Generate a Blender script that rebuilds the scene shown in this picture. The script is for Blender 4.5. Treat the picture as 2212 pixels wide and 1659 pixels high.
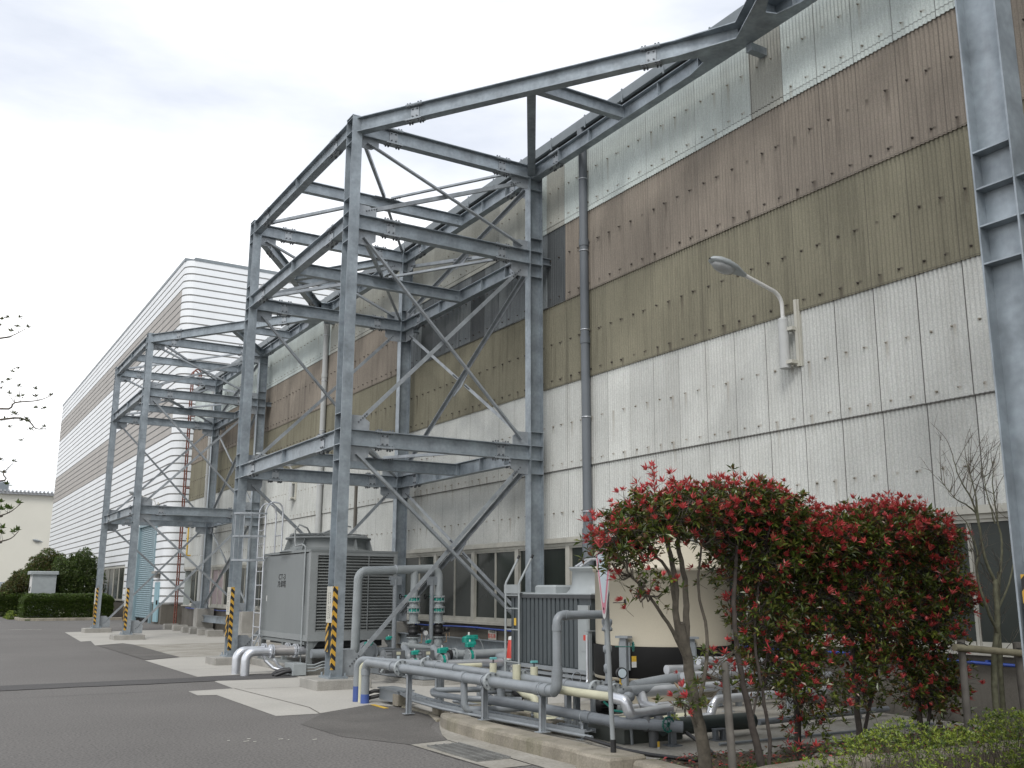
import bpy, math, random
from mathutils import Vector, Matrix
random.seed(7)
R = math.radians
C = bpy.context.scene.collection
scn = bpy.context.scene
for o in list(bpy.data.objects): bpy.data.objects.remove(o)

# ------------------------------------------------------------------ camera
YAW, PITCH, ROLL = 0.5467, 0.2101, 0.0024
cam_d = bpy.data.cameras.new('camera'); cam = bpy.data.objects.new('camera', cam_d); C.objects.link(cam)
cy, sy, cp, sp = math.cos(YAW), math.sin(YAW), math.cos(PITCH), math.sin(PITCH)
fw = Vector((sy*cp, cy*cp, sp)); ri = Vector((cy, -sy, 0)); up = ri.cross(fw)
ri2 = ri*math.cos(ROLL)+up*math.sin(ROLL); up2 = up*math.cos(ROLL)-ri*math.sin(ROLL)
M = Matrix((ri2, up2, -fw)).transposed().to_4x4(); M.translation = (0, 0, 1.6)
cam.matrix_world = M
cam_d.sensor_width = 36; cam_d.lens = 36*2091.9/2212; cam_d.clip_end = 1500
scn.camera = cam
scn.render.resolution_x, scn.render.resolution_y = 1024, 768

# ------------------------------------------------------------------ world and sun (bright overcast)
SUN_EL, SUN_AZ = 50, 222          # azimuth of the direction towards the sun, clockwise from +Y
w = bpy.data.worlds.new('World'); scn.world = w; w.use_nodes = True
nt = w.node_tree; nt.nodes.clear()
def N(t, ty, **k):
    n = t.nodes.new(ty)
    for a, b in k.items(): setattr(n, a, b)
    return n
out = N(nt, 'ShaderNodeOutputWorld')
sky = N(nt, 'ShaderNodeTexSky', sky_type='NISHITA', sun_disc=False, sun_elevation=R(SUN_EL), sun_rotation=R(SUN_AZ))
bg1 = N(nt, 'ShaderNodeBackground'); bg1.inputs[1].default_value = 0.07
bg2 = N(nt, 'ShaderNodeBackground'); bg2.inputs[1].default_value = 1.0
nt.links.new(sky.outputs[0], bg1.inputs[0])
tc = N(nt, 'ShaderNodeTexCoord'); sep = N(nt, 'ShaderNodeSeparateXYZ')
nt.links.new(tc.outputs['Generated'], sep.inputs[0])
mp = N(nt, 'ShaderNodeMapping'); mp.inputs['Scale'].default_value = (1, 1, 3.2)
nt.links.new(tc.outputs['Generated'], mp.inputs[0])
nz = N(nt, 'ShaderNodeTexNoise'); nz.inputs['Scale'].default_value = 2.3; nz.inputs['Detail'].default_value = 6; nz.inputs['Roughness'].default_value = .55
nt.links.new(mp.outputs[0], nz.inputs['Vector'])
rz = N(nt, 'ShaderNodeValToRGB')                   # brightness by height above the horizon
e = rz.color_ramp.elements; e[0].position = 0.0; e[0].color = (1.25, 1.25, 1.25, 1); e[1].position = 1; e[1].color = (1.0, 1.02, 1.06, 1)
x = rz.color_ramp.elements.new(.26); x.color = (1.20, 1.205, 1.22, 1)
x = rz.color_ramp.elements.new(.46); x.color = (.80, .83, .89, 1)
nt.links.new(sep.outputs['Z'], rz.inputs[0])
rn = N(nt, 'ShaderNodeValToRGB'); e = rn.color_ramp.elements
e[0].position = .36; e[0].color = (.82, .845, .89, 1); e[1].position = .60; e[1].color = (1.16, 1.15, 1.13, 1)
nt.links.new(nz.outputs[0], rn.inputs[0])
mx = N(nt, 'ShaderNodeMix', data_type='RGBA', blend_type='MULTIPLY'); mx.inputs[0].default_value = 1
nt.links.new(rz.outputs[0], mx.inputs[6]); nt.links.new(rn.outputs[0], mx.inputs[7])
nt.links.new(mx.outputs[2], bg2.inputs[0])
ms = N(nt, 'ShaderNodeMixShader'); ms.inputs[0].default_value = .93
nt.links.new(bg1.outputs[0], ms.inputs[1]); nt.links.new(bg2.outputs[0], ms.inputs[2]); nt.links.new(ms.outputs[0], out.inputs[0])
sd = bpy.data.lights.new('sun', 'SUN'); sd.energy = 1.5; sd.angle = R(18); sd.color = (1, .97, .93)
sun = bpy.data.objects.new('sun', sd); C.objects.link(sun)
a = R(SUN_AZ); d = Vector((math.sin(a)*math.cos(R(SUN_EL)), math.cos(a)*math.cos(R(SUN_EL)), math.sin(R(SUN_EL))))
sun.rotation_euler = (-d).to_track_quat('-Z', 'Y').to_euler()
scn.view_settings.view_transform = 'Standard'; scn.view_settings.look = 'None'
scn.view_settings.exposure = 0.30; scn.view_settings.gamma = 1

# ------------------------------------------------------------------ materials
MATS = {}
def mk(name, col, rough=.6, metal=0, var=.12, scale=3., streak=0., sscale=6., bump=0., bscale=40., col2=None, stain=None, stain_amt=.5, spec=.5, fine=0., fscale=60.):
    m = bpy.data.materials.new(name); m.use_nodes = True; t = m.node_tree; b = t.nodes['Principled BSDF']
    b.inputs['Roughness'].default_value = rough; b.inputs['Metallic'].default_value = metal
    b.inputs['Specular IOR Level'].default_value = spec
    g = N(t, 'ShaderNodeNewGeometry')
    n1 = N(t, 'ShaderNodeTexNoise'); n1.inputs['Scale'].default_value = scale; n1.inputs['Detail'].default_value = 5
    t.links.new(g.outputs['Position'], n1.inputs['Vector'])
    r = N(t, 'ShaderNodeValToRGB'); e = r.color_ramp.elements
    c2 = col2 or tuple(min(1, c*(1+var)) for c in col)
    e[0].position = .3; e[0].color = (*[c*(1-var) for c in col], 1); e[1].position = .7; e[1].color = (*c2, 1)
    t.links.new(n1.outputs[0], r.inputs[0]); cur = r.outputs[0]
    if streak > 0:
        mpn = N(t, 'ShaderNodeMapping'); mpn.inputs['Scale'].default_value = (sscale, sscale, sscale*.06)
        n2 = N(t, 'ShaderNodeTexNoise'); n2.inputs['Scale'].default_value = 1; n2.inputs['Detail'].default_value = 6; n2.inputs['Roughness'].default_value = .65
        t.links.new(g.outputs['Position'], mpn.inputs[0]); t.links.new(mpn.outputs[0], n2.inputs['Vector'])
        r2 = N(t, 'ShaderNodeValToRGB'); e = r2.color_ramp.elements
        e[0].position = .5; e[0].color = (0, 0, 0, 1); e[1].position = .78; e[1].color = (streak, streak, streak, 1)
        t.links.new(n2.outputs[0], r2.inputs[0])
        mm = N(t, 'ShaderNodeMix', data_type='RGBA'); t.links.new(r2.outputs[0], mm.inputs[0]); t.links.new(cur, mm.inputs[6])
        s = stain or tuple(c*.45 for c in col); mm.inputs[7].default_value = (*s, 1); cur = mm.outputs[2]
    if fine > 0:
        n3 = N(t, 'ShaderNodeTexNoise'); n3.inputs['Scale'].default_value = fscale; n3.inputs['Detail'].default_value = 3
        t.links.new(g.outputs['Position'], n3.inputs['Vector'])
        r3 = N(t, 'ShaderNodeMapRange'); r3.inputs[1].default_value = .3; r3.inputs[2].default_value = .7; r3.inputs[3].default_value = 1-fine; r3.inputs[4].default_value = 1+fine
        t.links.new(n3.outputs[0], r3.inputs[0])
        m3 = N(t, 'ShaderNodeVectorMath', operation='SCALE'); t.links.new(cur, m3.inputs[0]); t.links.new(r3.outputs[0], m3.inputs['Scale']); cur = m3.outputs[0]
    t.links.new(cur, b.inputs['Base Color'])
    if bump > 0:
        n4 = N(t, 'ShaderNodeTexNoise'); n4.inputs['Scale'].default_value = bscale; n4.inputs['Detail'].default_value = 4
        t.links.new(g.outputs['Position'], n4.inputs['Vector'])
        bp = N(t, 'ShaderNodeBump'); bp.inputs['Strength'].default_value = bump; bp.inputs['Distance'].default_value = .01
        t.links.new(n4.outputs[0], bp.inputs['Height']); t.links.new(bp.outputs[0], b.inputs['Normal'])
    MATS[name] = m; return m

def mk_clad(name, col, seam=.35, streak=.35, stain=None, tint=.1, row=1.71, row0=3.9, runs=(), rcol=(.06, .05, .04), ramt=.55):
    """fibre-cement sheets: tone differs from sheet to sheet, dark lines at joints, run-off streaks"""
    m = bpy.data.materials.new(name); m.use_nodes = True; t = m.node_tree; b = t.nodes['Principled BSDF']
    b.inputs['Roughness'].default_value = .85; b.inputs['Specular IOR Level'].default_value = .25
    g = N(t, 'ShaderNodeNewGeometry'); s = N(t, 'ShaderNodeSeparateXYZ'); t.links.new(g.outputs['Position'], s.inputs[0])
    def ma(op, a, b_=None):
        n = N(t, 'ShaderNodeMath', operation=op)
        for i, v in enumerate((a, b_)):
            if v is None: continue
            if isinstance(v, (int, float)): n.inputs[i].default_value = v
            else: t.links.new(v, n.inputs[i])
        return n.outputs[0]
    u = ma('DIVIDE', ma('SUBTRACT', s.outputs['Y'], 9.47-.66*40), .66)
    vz = ma('DIVIDE', ma('SUBTRACT', s.outputs['Z'], row0-row*4), row)
    cb = N(t, 'ShaderNodeCombineXYZ'); t.links.new(ma('FLOOR', u), cb.inputs[0]); t.links.new(ma('FLOOR', vz), cb.inputs[1])
    wn = N(t, 'ShaderNodeTexWhiteNoise', noise_dimensions='3D'); t.links.new(cb.outputs[0], wn.inputs['Vector'])
    mr = N(t, 'ShaderNodeMapRange'); mr.inputs[3].default_value = 1-tint; mr.inputs[4].default_value = 1+tint; t.links.new(wn.outputs[0], mr.inputs[0])
    n1 = N(t, 'ShaderNodeTexNoise'); n1.inputs['Scale'].default_value = .9; n1.inputs['Detail'].default_value = 6; t.links.new(g.outputs['Position'], n1.inputs['Vector'])
    r = N(t, 'ShaderNodeValToRGB'); e = r.color_ramp.elements; e[0].position = .32; e[1].position = .68
    e[0].color = (*[c*.88 for c in col], 1); e[1].color = (*[min(1, c*1.1) for c in col], 1); t.links.new(n1.outputs[0], r.inputs[0])
    sc = N(t, 'ShaderNodeVectorMath', operation='SCALE'); t.links.new(r.outputs[0], sc.inputs[0]); t.links.new(mr.outputs[0], sc.inputs['Scale'])
    cur = sc.outputs[0]
    st = stain or tuple(c*.35 for c in col)
    for (sx, sz, lo, hi, amt) in ((5., .28, .52, .8, streak), (26., .9, .55, .8, streak*1.1)):
        mpn = N(t, 'ShaderNodeMapping'); mpn.inputs['Scale'].default_value = (1, sx, sz); t.links.new(g.outputs['Position'], mpn.inputs[0])
        n2 = N(t, 'ShaderNodeTexNoise'); n2.inputs['Scale'].default_value = 1; n2.inputs['Detail'].default_value = 5; n2.inputs['Roughness'].default_value = .6
        t.links.new(mpn.outputs[0], n2.inputs['Vector'])
        r2 = N(t, 'ShaderNodeValToRGB'); e = r2.color_ramp.elements; e[0].position = lo; e[0].color = (0, 0, 0, 1); e[1].position = hi; e[1].color = (amt, amt, amt, 1)
        t.links.new(n2.outputs[0], r2.inputs[0])
        mm = N(t, 'ShaderNodeMix', data_type='RGBA'); t.links.new(r2.outputs[0], mm.inputs[0]); t.links.new(cur, mm.inputs[6]); mm.inputs[7].default_value = (*st, 1); cur = mm.outputs[2]
    # grain of the weathered surface
    n5 = N(t, 'ShaderNodeTexNoise'); n5.inputs['Scale'].default_value = 55; n5.inputs['Detail'].default_value = 3; t.links.new(g.outputs['Position'], n5.inputs['Vector'])
    m5 = N(t, 'ShaderNodeMapRange'); m5.inputs[1].default_value = .3; m5.inputs[2].default_value = .7; m5.inputs[3].default_value = .86; m5.inputs[4].default_value = 1.14; t.links.new(n5.outputs[0], m5.inputs[0])
    s5 = N(t, 'ShaderNodeVectorMath', operation='SCALE'); t.links.new(cur, s5.inputs[0]); t.links.new(m5.outputs[0], s5.inputs['Scale']); cur = s5.outputs[0]
    # run-off below the hook bolts
    ub = ma('DIVIDE', ma('SUBTRACT', s.outputs['Y'], 9.33-.33*60-.165), .33)
    ay = ma('ABSOLUTE', ma('SUBTRACT', ma('FRACT', ub), .5)); ry = ma('MULTIPLY', ma('SUBTRACT', .085, ay), 18.0)
    for zb_ in runs:
        c3 = N(t, 'ShaderNodeCombineXYZ'); t.links.new(ma('FLOOR', ub), c3.inputs[0]); c3.inputs[1].default_value = zb_
        w3 = N(t, 'ShaderNodeTexWhiteNoise', noise_dimensions='3D'); t.links.new(c3.outputs[0], w3.inputs['Vector'])
        dz = ma('SUBTRACT', zb_, s.outputs['Z']); ln = ma('ADD', ma('MULTIPLY', ma('POWER', w3.outputs[0], 5.0), .6), .035)
        fd = ma('SUBTRACT', 1.0, ma('DIVIDE', dz, ln)); on = ma('MULTIPLY', ma('GREATER_THAN', dz, -.02), ma('GREATER_THAN', fd, 0))
        mk_ = ma('MULTIPLY', ma('MULTIPLY', on, ma('MINIMUM', fd, 1.0)), ma('MINIMUM', ma('MAXIMUM', ry, 0.0), 1.0))
        mm = N(t, 'ShaderNodeMix', data_type='RGBA'); t.links.new(ma('MULTIPLY', mk_, ramt), mm.inputs[0]); t.links.new(cur, mm.inputs[6]); mm.inputs[7].default_value = (*rcol, 1); cur = mm.outputs[2]
    # dark lines at vertical joints and the lap
    fu = ma('FRACT', u); lu = ma('LESS_THAN', fu, .045)
    fz = ma('FRACT', vz); lz = ma('LESS_THAN', fz, .010)
    f = ma('MULTIPLY', ma('MAXIMUM', lu, lz), seam)
    mm = N(t, 'ShaderNodeMix', data_type='RGBA'); t.links.new(f, mm.inputs[0]); t.links.new(cur, mm.inputs[6]); mm.inputs[7].default_value = (.06, .055, .05, 1)
    t.links.new(mm.outputs[2], b.inputs['Base Color'])
    MATS[name] = m; return m

W1 = mk_clad('white_cladding', (.50, .51, .485), seam=.85, streak=.3, stain=(.26, .25, .22), tint=.07, runs=(4.81, 4.03, 3.08), rcol=(.20, .16, .11), ramt=.45)
W2 = mk_clad('pale_green_cladding', (.51, .56, .54), seam=.6, streak=.16, stain=(.27, .27, .24), tint=.06, runs=(9.13, 9.78), rcol=(.25, .22, .17), ramt=.5)
OL = mk_clad('olive_cladding', (.205, .193, .142), seam=.4, streak=.5, stain=(.07, .066, .05), tint=.06, runs=(6.49, 5.74), ramt=.7)
BR = mk_clad('brown_cladding', (.242, .213, .178), seam=.4, streak=.5, stain=(.085, .073, .062), tint=.06, runs=(7.45, 8.29), ramt=.7)
GP = mk_clad('grey_weathered_cladding', (.36, .365, .33), seam=.95, streak=.4, stain=(.15, .15, .13), tint=.16)
TR = mk_clad('translucent_cladding', (.15, .165, .17), seam=.5, streak=.8, stain=(.035, .04, .045), tint=.65)
TR.node_tree.nodes['Principled BSDF'].inputs['Roughness'].default_value = .25
def mk_galv():
    m = mk('galvanised_steel', (.268, .304, .33), rough=.47, metal=.42, var=.24, scale=3.2, streak=.30, sscale=7, stain=(.45, .48, .51), fine=.10, fscale=16)
    return m
GALV = mk_galv()
GALVD = mk('galvanised_brace', (.315, .34, .36), rough=.45, metal=.4, var=.2, scale=4, fine=.08, fscale=18)
BOLTD = mk('dark_bolts', (.12, .13, .14), rough=.5, metal=.4)
CONC = mk('concrete', (.30, .29, .265), rough=.9, var=.16, scale=2.5, streak=.35, sscale=4, stain=(.16, .15, .12), fine=.12, bump=.3)
SLAB = mk('concrete_slab_mat', (.385, .37, .335), rough=.9, var=.09, scale=.7, fine=.10, fscale=35, bump=.2)
SLABD = mk('old_concrete', (.285, .265, .22), rough=.92, var=.22, scale=1.6, fine=.16, fscale=30, bump=.3, col2=(.34, .325, .29))
KERB = mk('kerb_concrete', (.255, .23, .185), rough=.92, var=.25, scale=3.0, streak=.85, sscale=3.2, stain=(.085, .085, .035), fine=.15, bump=.4)
ASPH = mk('asphalt', (.128, .121, .113), rough=.92, var=.12, scale=.3, streak=.45, sscale=.7, stain=(.150, .143, .133), fine=.42, fscale=38, bump=.5, bscale=90)
ASPHD = mk('fresh_asphalt', (.074, .071, .069), rough=.93, var=.12, scale=1.2, fine=.3, fscale=90, bump=.5, bscale=90)
ASPHP = mk('patched_asphalt', (.102, .096, .088), rough=.93, var=.16, scale=1.2, fine=.35, fscale=70, bump=.6, bscale=60)
SOIL = mk('soil_mat', (.075, .058, .04), rough=1, var=.3, scale=6, fine=.35, fscale=50, bump=.8, bscale=25)
GRASSG = mk('grass_ground', (.10, .11, .06), rough=1, var=.3, scale=.8, fine=.3)
PLINTH = mk('plinth_concrete', (.115, .105, .088), rough=.9, var=.22, scale=1.5, streak=.45, sscale=4, stain=(.045, .04, .032), fine=.12)
BEIGE = mk('window_frame_paint', (.42, .41, .36), rough=.6, var=.12, scale=4, streak=.3, sscale=9)
GLASS = mk('dark_glass', (.022, .028, .024), rough=.24, var=.35, scale=1.1, streak=.35, sscale=3, stain=(.05, .055, .047), spec=.28)
PIPEG = mk('grey_pvc', (.22, .24, .255), rough=.42, var=.10, scale=5, fine=.05, streak=.18, sscale=6, stain=(.14, .15, .15))
PIPEGD = mk('dark_grey_pvc', (.15, .165, .18), rough=.45, var=.12, scale=5, fine=.05)
PIPEL = mk('light_grey_paint', (.30, .325, .33), rough=.45, var=.08, scale=4)
SILV = mk('lagging_metal', (.60, .62, .65), rough=.30, metal=.65, var=.12, scale=6)
CREAM = mk('cream_lagging', (.50, .49, .36), rough=.6, var=.12, scale=5, streak=.25, sscale=6, stain=(.35, .34, .22))
BLUEP = mk('blue_paint', (.05, .09, .28), rough=.45, var=.15)
TEAL = mk('teal_paint', (.012, .24, .19), rough=.4, var=.15, scale=14)
DTEAL = mk('dark_teal', (.01, .10, .08), rough=.4, var=.2, scale=14)
BLK = mk('black_rubber', (.018, .018, .019), rough=.45, var=.2)
DGREY = mk('dark_machinery', (.06, .064, .068), rough=.5, var=.15)
CTG = mk('cooling_tower_paint', (.185, .20, .20), rough=.5, var=.05, scale=1.3, streak=.15, sscale=5, fine=.03)
CTL = mk('cooling_tower_trim', (.235, .25, .25), rough=.5, var=.06)
LOUV = mk('louvre_slats', (.17, .18, .175), rough=.55, var=.10, scale=3)
LOUVI = mk('louvre_inside', (.028, .03, .03), rough=.8)
TANKD = mk('dark_blue_grey_panel', (.062, .074, .08), rough=.45, var=.10, scale=2, streak=.2, sscale=8, stain=(.11, .12, .12))
TANKC = mk('cream_tank', (.47, .43, .34), rough=.5, var=.05, scale=1.5, fine=.03)
TBLK = mk('black_band', (.010, .010, .010), rough=.6, spec=.2)
REDP = mk('red_paint', (.50, .045, .03), rough=.5)
YELP = mk('yellow_paint', (.62, .40, .05), rough=.5)
WHT = mk('white_paint', (.62, .62, .60), rough=.45, var=.06)
OFFW = mk('off_white_plate', (.50, .49, .43), rough=.6, var=.08)
PINK = mk('faded_pink_paint', (.56, .19, .25), rough=.5, var=.08)
PALEB = mk('faded_pale_blue', (.48, .56, .60), rough=.5, var=.08)
SIGNB = mk('sign_back_paint', (.50, .50, .48), rough=.5)
RUST = mk('red_rusty_paint', (.15, .052, .036), rough=.8, var=.3, scale=8)
SHUT = mk('pale_blue_shutter', (.195, .275, .305), rough=.5, var=.1, streak=.2, sscale=4)
DOORB = mk('pale_blue_door', (.25, .40, .45), rough=.5, var=.08)
WHB = mk('white_siding', (.74, .76, .775), rough=.5, var=.03, scale=.5, streak=.12, sscale=2, stain=(.48, .47, .44))
WHBB = mk('grey_brown_siding', (.375, .352, .325), rough=.6, var=.05, scale=.5, streak=.25, sscale=2)
WHG = mk('siding_groove', (.34, .34, .33), rough=.7)  # darker colour paints the shade into the recessed faces of the ribs
CRB = mk('cream_building_wall', (.64, .625, .55), rough=.8, var=.04, scale=.3)
BARK = mk('bark', (.105, .092, .072), rough=.95, var=.35, scale=14, streak=.3, sscale=14, bump=.6, bscale=60)
BARKD = mk('dark_bark', (.06, .05, .043), rough=.95, var=.3, scale=14, bump=.5)
BARKG = mk('mossy_bark', (.13, .13, .085), rough=.95, var=.3, scale=20)
STAKE = mk('stake_wood', (.14, .13, .115), rough=.95, var=.25, scale=8, streak=.4, sscale=20)
def mk_leaf(name, cols, rough=.4, trans=.25):
    m = bpy.data.materials.new(name); m.use_nodes = True; t = m.node_tree; b = t.nodes['Principled BSDF']
    g = N(t, 'ShaderNodeNewGeometry'); r = N(t, 'ShaderNodeValToRGB'); r.color_ramp.interpolation = 'LINEAR'
    els = r.color_ramp.elements
    els[0].color = (*cols[0], 1); els[1].color = (*cols[-1], 1)
    for i, c in enumerate(cols[1:-1]): q = els.new((i+1)/(len(cols)-1)); q.color = (*c, 1)
    t.links.new(g.outputs['Random Per Island'], r.inputs[0]); t.links.new(r.outputs[0], b.inputs['Base Color'])
    b.inputs['Roughness'].default_value = rough
    tl = N(t, 'ShaderNodeBsdfTranslucent'); t.links.new(r.outputs[0], tl.inputs[0])
    mxs = N(t, 'ShaderNodeMixShader'); mxs.inputs[0].default_value = trans
    t.links.new(b.outputs[0], mxs.inputs[1]); t.links.new(tl.outputs[0], mxs.inputs[2])
    t.links.new(mxs.outputs[0], t.nodes['Material Output'].inputs[0]); MATS[name] = m; return m
RLEAF = mk_leaf('red_leaf', [(.34, .035, .045), (.60, .075, .085), (.40, .05, .045), (.66, .15, .14), (.22, .04, .03), (.50, .06, .07), (.36, .09, .045)])
GLEAF = mk_leaf('green_leaf', [(.03, .055, .012), (.08, .12, .02), (.045, .07, .015), (.20, .23, .04), (.03, .045, .012), (.11, .14, .025), (.16, .07, .04), (.055, .08, .016)], rough=.3)
YLEAF = mk_leaf('yellow_green_leaf', [(.17, .23, .025), (.28, .33, .05), (.10, .15, .02), (.21, .27, .035)])
HLEAF = mk_leaf('hedge_leaf', [(.045, .08, .015), (.085, .14, .022), (.035, .06, .012), (.11, .16, .03)])
DLEAF = mk_leaf('dark_bush_leaf', [(.05, .08, .03), (.09, .125, .04), (.06, .085, .03), (.13, .155, .05)])
BLEAF = mk_leaf('brownish_bush_leaf', [(.10, .10, .035), (.15, .11, .05), (.07, .10, .025), (.16, .14, .06)])
LLEAF = mk_leaf('dogwood_leaf', [(.05, .05, .035), (.09, .11, .04), (.06, .06, .045), (.12, .16, .04)])

def mk_stripes():
    m = bpy.data.materials.new('hazard_stripes'); m.use_nodes = True; t = m.node_tree; b = t.nodes['Principled BSDF']
    g = N(t, 'ShaderNodeNewGeometry'); s = N(t, 'ShaderNodeSeparateXYZ'); t.links.new(g.outputs['Position'], s.inputs[0])
    a1 = N(t, 'ShaderNodeMath', operation='ADD'); t.links.new(s.outputs['X'], a1.inputs[0]); t.links.new(s.outputs['Y'], a1.inputs[1])
    a2 = N(t, 'ShaderNodeMath', operation='ADD'); t.links.new(s.outputs['Z'], a2.inputs[0]); t.links.new(a1.outputs[0], a2.inputs[1])
    d_ = N(t, 'ShaderNodeMath', operation='DIVIDE'); t.links.new(a2.outputs[0], d_.inputs[0]); d_.inputs[1].default_value = .155
    f = N(t, 'ShaderNodeMath', operation='FRACT'); t.links.new(d_.outputs[0], f.inputs[0])
    l = N(t, 'ShaderNodeMath', operation='LESS_THAN'); t.links.new(f.outputs[0], l.inputs[0]); l.inputs[1].default_value = .5
    mm = N(t, 'ShaderNodeMix', data_type='RGBA'); t.links.new(l.outputs[0], mm.inputs[0])
    mm.inputs[6].default_value = (.50, .29, .035, 1); mm.inputs[7].default_value = (.014, .014, .014, 1)
    t.links.new(mm.outputs[2], b.inputs['Base Color']); b.inputs['Roughness'].default_value = .55
    MATS['hazard'] = m; return m
HAZ = mk_stripes()

# ------------------------------------------------------------------ mesh builder
class MB:
    def __init__(s): s.v = []; s.f = []; s.m = []; s.sm = []
    def add(s, vs, fs, m=0, smooth=False):
        b = len(s.v); s.v.extend([tuple(p) for p in vs])
        for f in fs: s.f.append(tuple(b+i for i in f)); s.m.append(m); s.sm.append(smooth)
        return s
    def box(s, x0, x1, y0, y1, z0, z1, m=0):
        vs = [(x0, y0, z0), (x1, y0, z0), (x1, y1, z0), (x0, y1, z0), (x0, y0, z1), (x1, y0, z1), (x1, y1, z1), (x0, y1, z1)]
        return s.add(vs, [(0, 3, 2, 1), (4, 5, 6, 7), (0, 1, 5, 4), (1, 2, 6, 5), (2, 3, 7, 6), (3, 0, 4, 7)], m)
    def cbox(s, x0, x1, y0, y1, z0, z1, c=.01, m=0):
        """box with chamfered vertical and top edges"""
        o = lambda q: [(x0+q, y0), (x1-q, y0), (x1, y0+q), (x1, y1-q), (x1-q, y1), (x0+q, y1), (x0, y1-q), (x0, y0+q)]
        a = o(c); i = [(px+(c if px < (x0+x1)/2 else -c)*(1 if px in (x0, x1) or True else 0)*.7, py+(c if py < (y0+y1)/2 else -c)*.7) for px, py in a]
        vs = [(p[0], p[1], z0) for p in a]+[(p[0], p[1], z1-c) for p in a]+[(p[0], p[1], z1) for p in i]
        fs = [tuple(range(7, -1, -1)), tuple(range(16, 24))]
        for k in range(8):
            n = (k+1) % 8; fs += [(k, n, 8+n, 8+k), (8+k, 8+n, 16+n, 16+k)]
        return s.add(vs, fs, m)
    def bar(s, p0, p1, wd, th, side, m=0):
        """rectangular bar from p0 to p1; wd along 'side', th across"""
        p0 = Vector(p0); p1 = Vector(p1); d = (p1-p0).normalized(); a = Vector(side); a = (a-d*a.dot(d)).normalized(); b = d.cross(a)
        vs = [p+a*sa*wd/2+b*sb*th/2 for p in (p0, p1) for sa, sb in ((-1, -1), (1, -1), (1, 1), (-1, 1))]
        return s.add(vs, [(0, 3, 2, 1), (4, 5, 6, 7), (0, 1, 5, 4), (1, 2, 6, 5), (2, 3, 7, 6), (3, 0, 4, 7)], m)
    def prism(s, pts, th, m=0):
        """flat polygon (3-D points) thickened by vector th, centred"""
        th = Vector(th); P = [Vector(p) for p in pts]; n = len(P)
        vs = [p-th/2 for p in P]+[p+th/2 for p in P]
        fs = [tuple(range(n-1, -1, -1)), tuple(range(n, 2*n))]+[(i, (i+1) % n, n+(i+1) % n, n+i) for i in range(n)]
        return s.add(vs, fs, m)
    def cyl(s, p0, p1, r, n=12, r2=None, m=0, cap=True):
        p0 = Vector(p0); p1 = Vector(p1); d = (p1-p0).normalized(); a = d.orthogonal().normalized(); b = d.cross(a); r2 = r if r2 is None else r2
        vs = [p+(a*math.cos(t)+b*math.sin(t))*q for p, q in ((p0, r), (p1, r2)) for t in [2*math.pi*i/n for i in range(n)]]
        s.add(vs, [(i, (i+1) % n, n+(i+1) % n, n+i) for i in range(n)], m, n > 6)
        if cap: s.add(vs[:n], [tuple(range(n-1, -1, -1))], m); s.add(vs[n:], [tuple(range(n))], m)
        return s
    def tube(s, pts, r, n=12, m=0, cap=True, rs=None):
        P = [Vector(p) for p in pts]; k = len(P); base = []; a = None
        for i, p in enumerate(P):
            if i == 0: t = (P[1]-p).normalized()
            elif i == k-1: t = (p-P[i-1]).normalized()
            else: t = ((P[i+1]-p).normalized()+(p-P[i-1]).normalized()).normalized()
            if a is None: a = t.orthogonal().normalized()
            else: a = (a-t*a.dot(t)).normalized()
            b = t.cross(a); rr = rs[i] if rs else r
            base += [p+(a*math.cos(q)+b*math.sin(q))*rr for q in [2*math.pi*j/n for j in range(n)]]
        fs = [(i*n+j, i*n+(j+1) % n, (i+1)*n+(j+1) % n, (i+1)*n+j) for i in range(k-1) for j in range(n)]
        s.add(base, fs, m, True)
        if cap: s.add(base[:n], [tuple(range(n-1, -1, -1))], m); s.add(base[-n:], [tuple(range(n))], m)
        return s
    def lathe(s, c, prof, n=32, m=0, axis='z', smooth=True):
        c = Vector(c); vs = []
        for r, h in prof:
            for j in range(n):
                t = 2*math.pi*j/n; p = {'z': Vector((r*math.cos(t), r*math.sin(t), h)), 'x': Vector((h, r*math.cos(t), r*math.sin(t))), 'y': Vector((r*math.sin(t), h, r*math.cos(t)))}[axis]
                vs.append(c+p)
        k = len(prof)
        return s.add(vs, [(i*n+j, i*n+(j+1) % n, (i+1)*n+(j+1) % n, (i+1)*n+j) for i in range(k-1) for j in range(n)], m, smooth)
    def torus(s, c, nrm, Rr, r, n=20, k=6, m=0):
        c = Vector(c); nrm = Vector(nrm).normalized(); a = nrm.orthogonal().normalized(); b = nrm.cross(a); vs = []
        for i in range(n):
            t = 2*math.pi*i/n; u = a*math.cos(t)+b*math.sin(t)
            for j in range(k):
                q = 2*math.pi*j/k; vs.append(c+u*(Rr+r*math.cos(q))+nrm*r*math.sin(q))
        return s.add(vs, [(i*k+j, ((i+1) % n)*k+j, ((i+1) % n)*k+(j+1) % k, i*k+(j+1) % k) for i in range(n) for j in range(k)], m, True)
    def bolt(s, p, d, r=.014, h=.018, m=0):
        p = Vector(p); d = Vector(d).normalized(); return s.cyl(p, p+d*h, r, 6, m=m)
    def hbeam(s, p0, p1, web, h, b, tw=.009, tf=.013, m=0):
        """H section: 'web' is the direction across the two flanges"""
        p0 = Vector(p0); p1 = Vector(p1); d = (p1-p0).normalized(); a = Vector(web); a = (a-d*a.dot(d)).normalized(); c = d.cross(a)
        pr = [(-h/2, -b/2), (-h/2, b/2), (-h/2+tf, b/2), (-h/2+tf, tw/2), (h/2-tf, tw/2), (h/2-tf, b/2), (h/2, b/2), (h/2, -b/2), (h/2-tf, -b/2), (h/2-tf, -tw/2), (-h/2+tf, -tw/2), (-h/2+tf, -b/2)]
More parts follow.
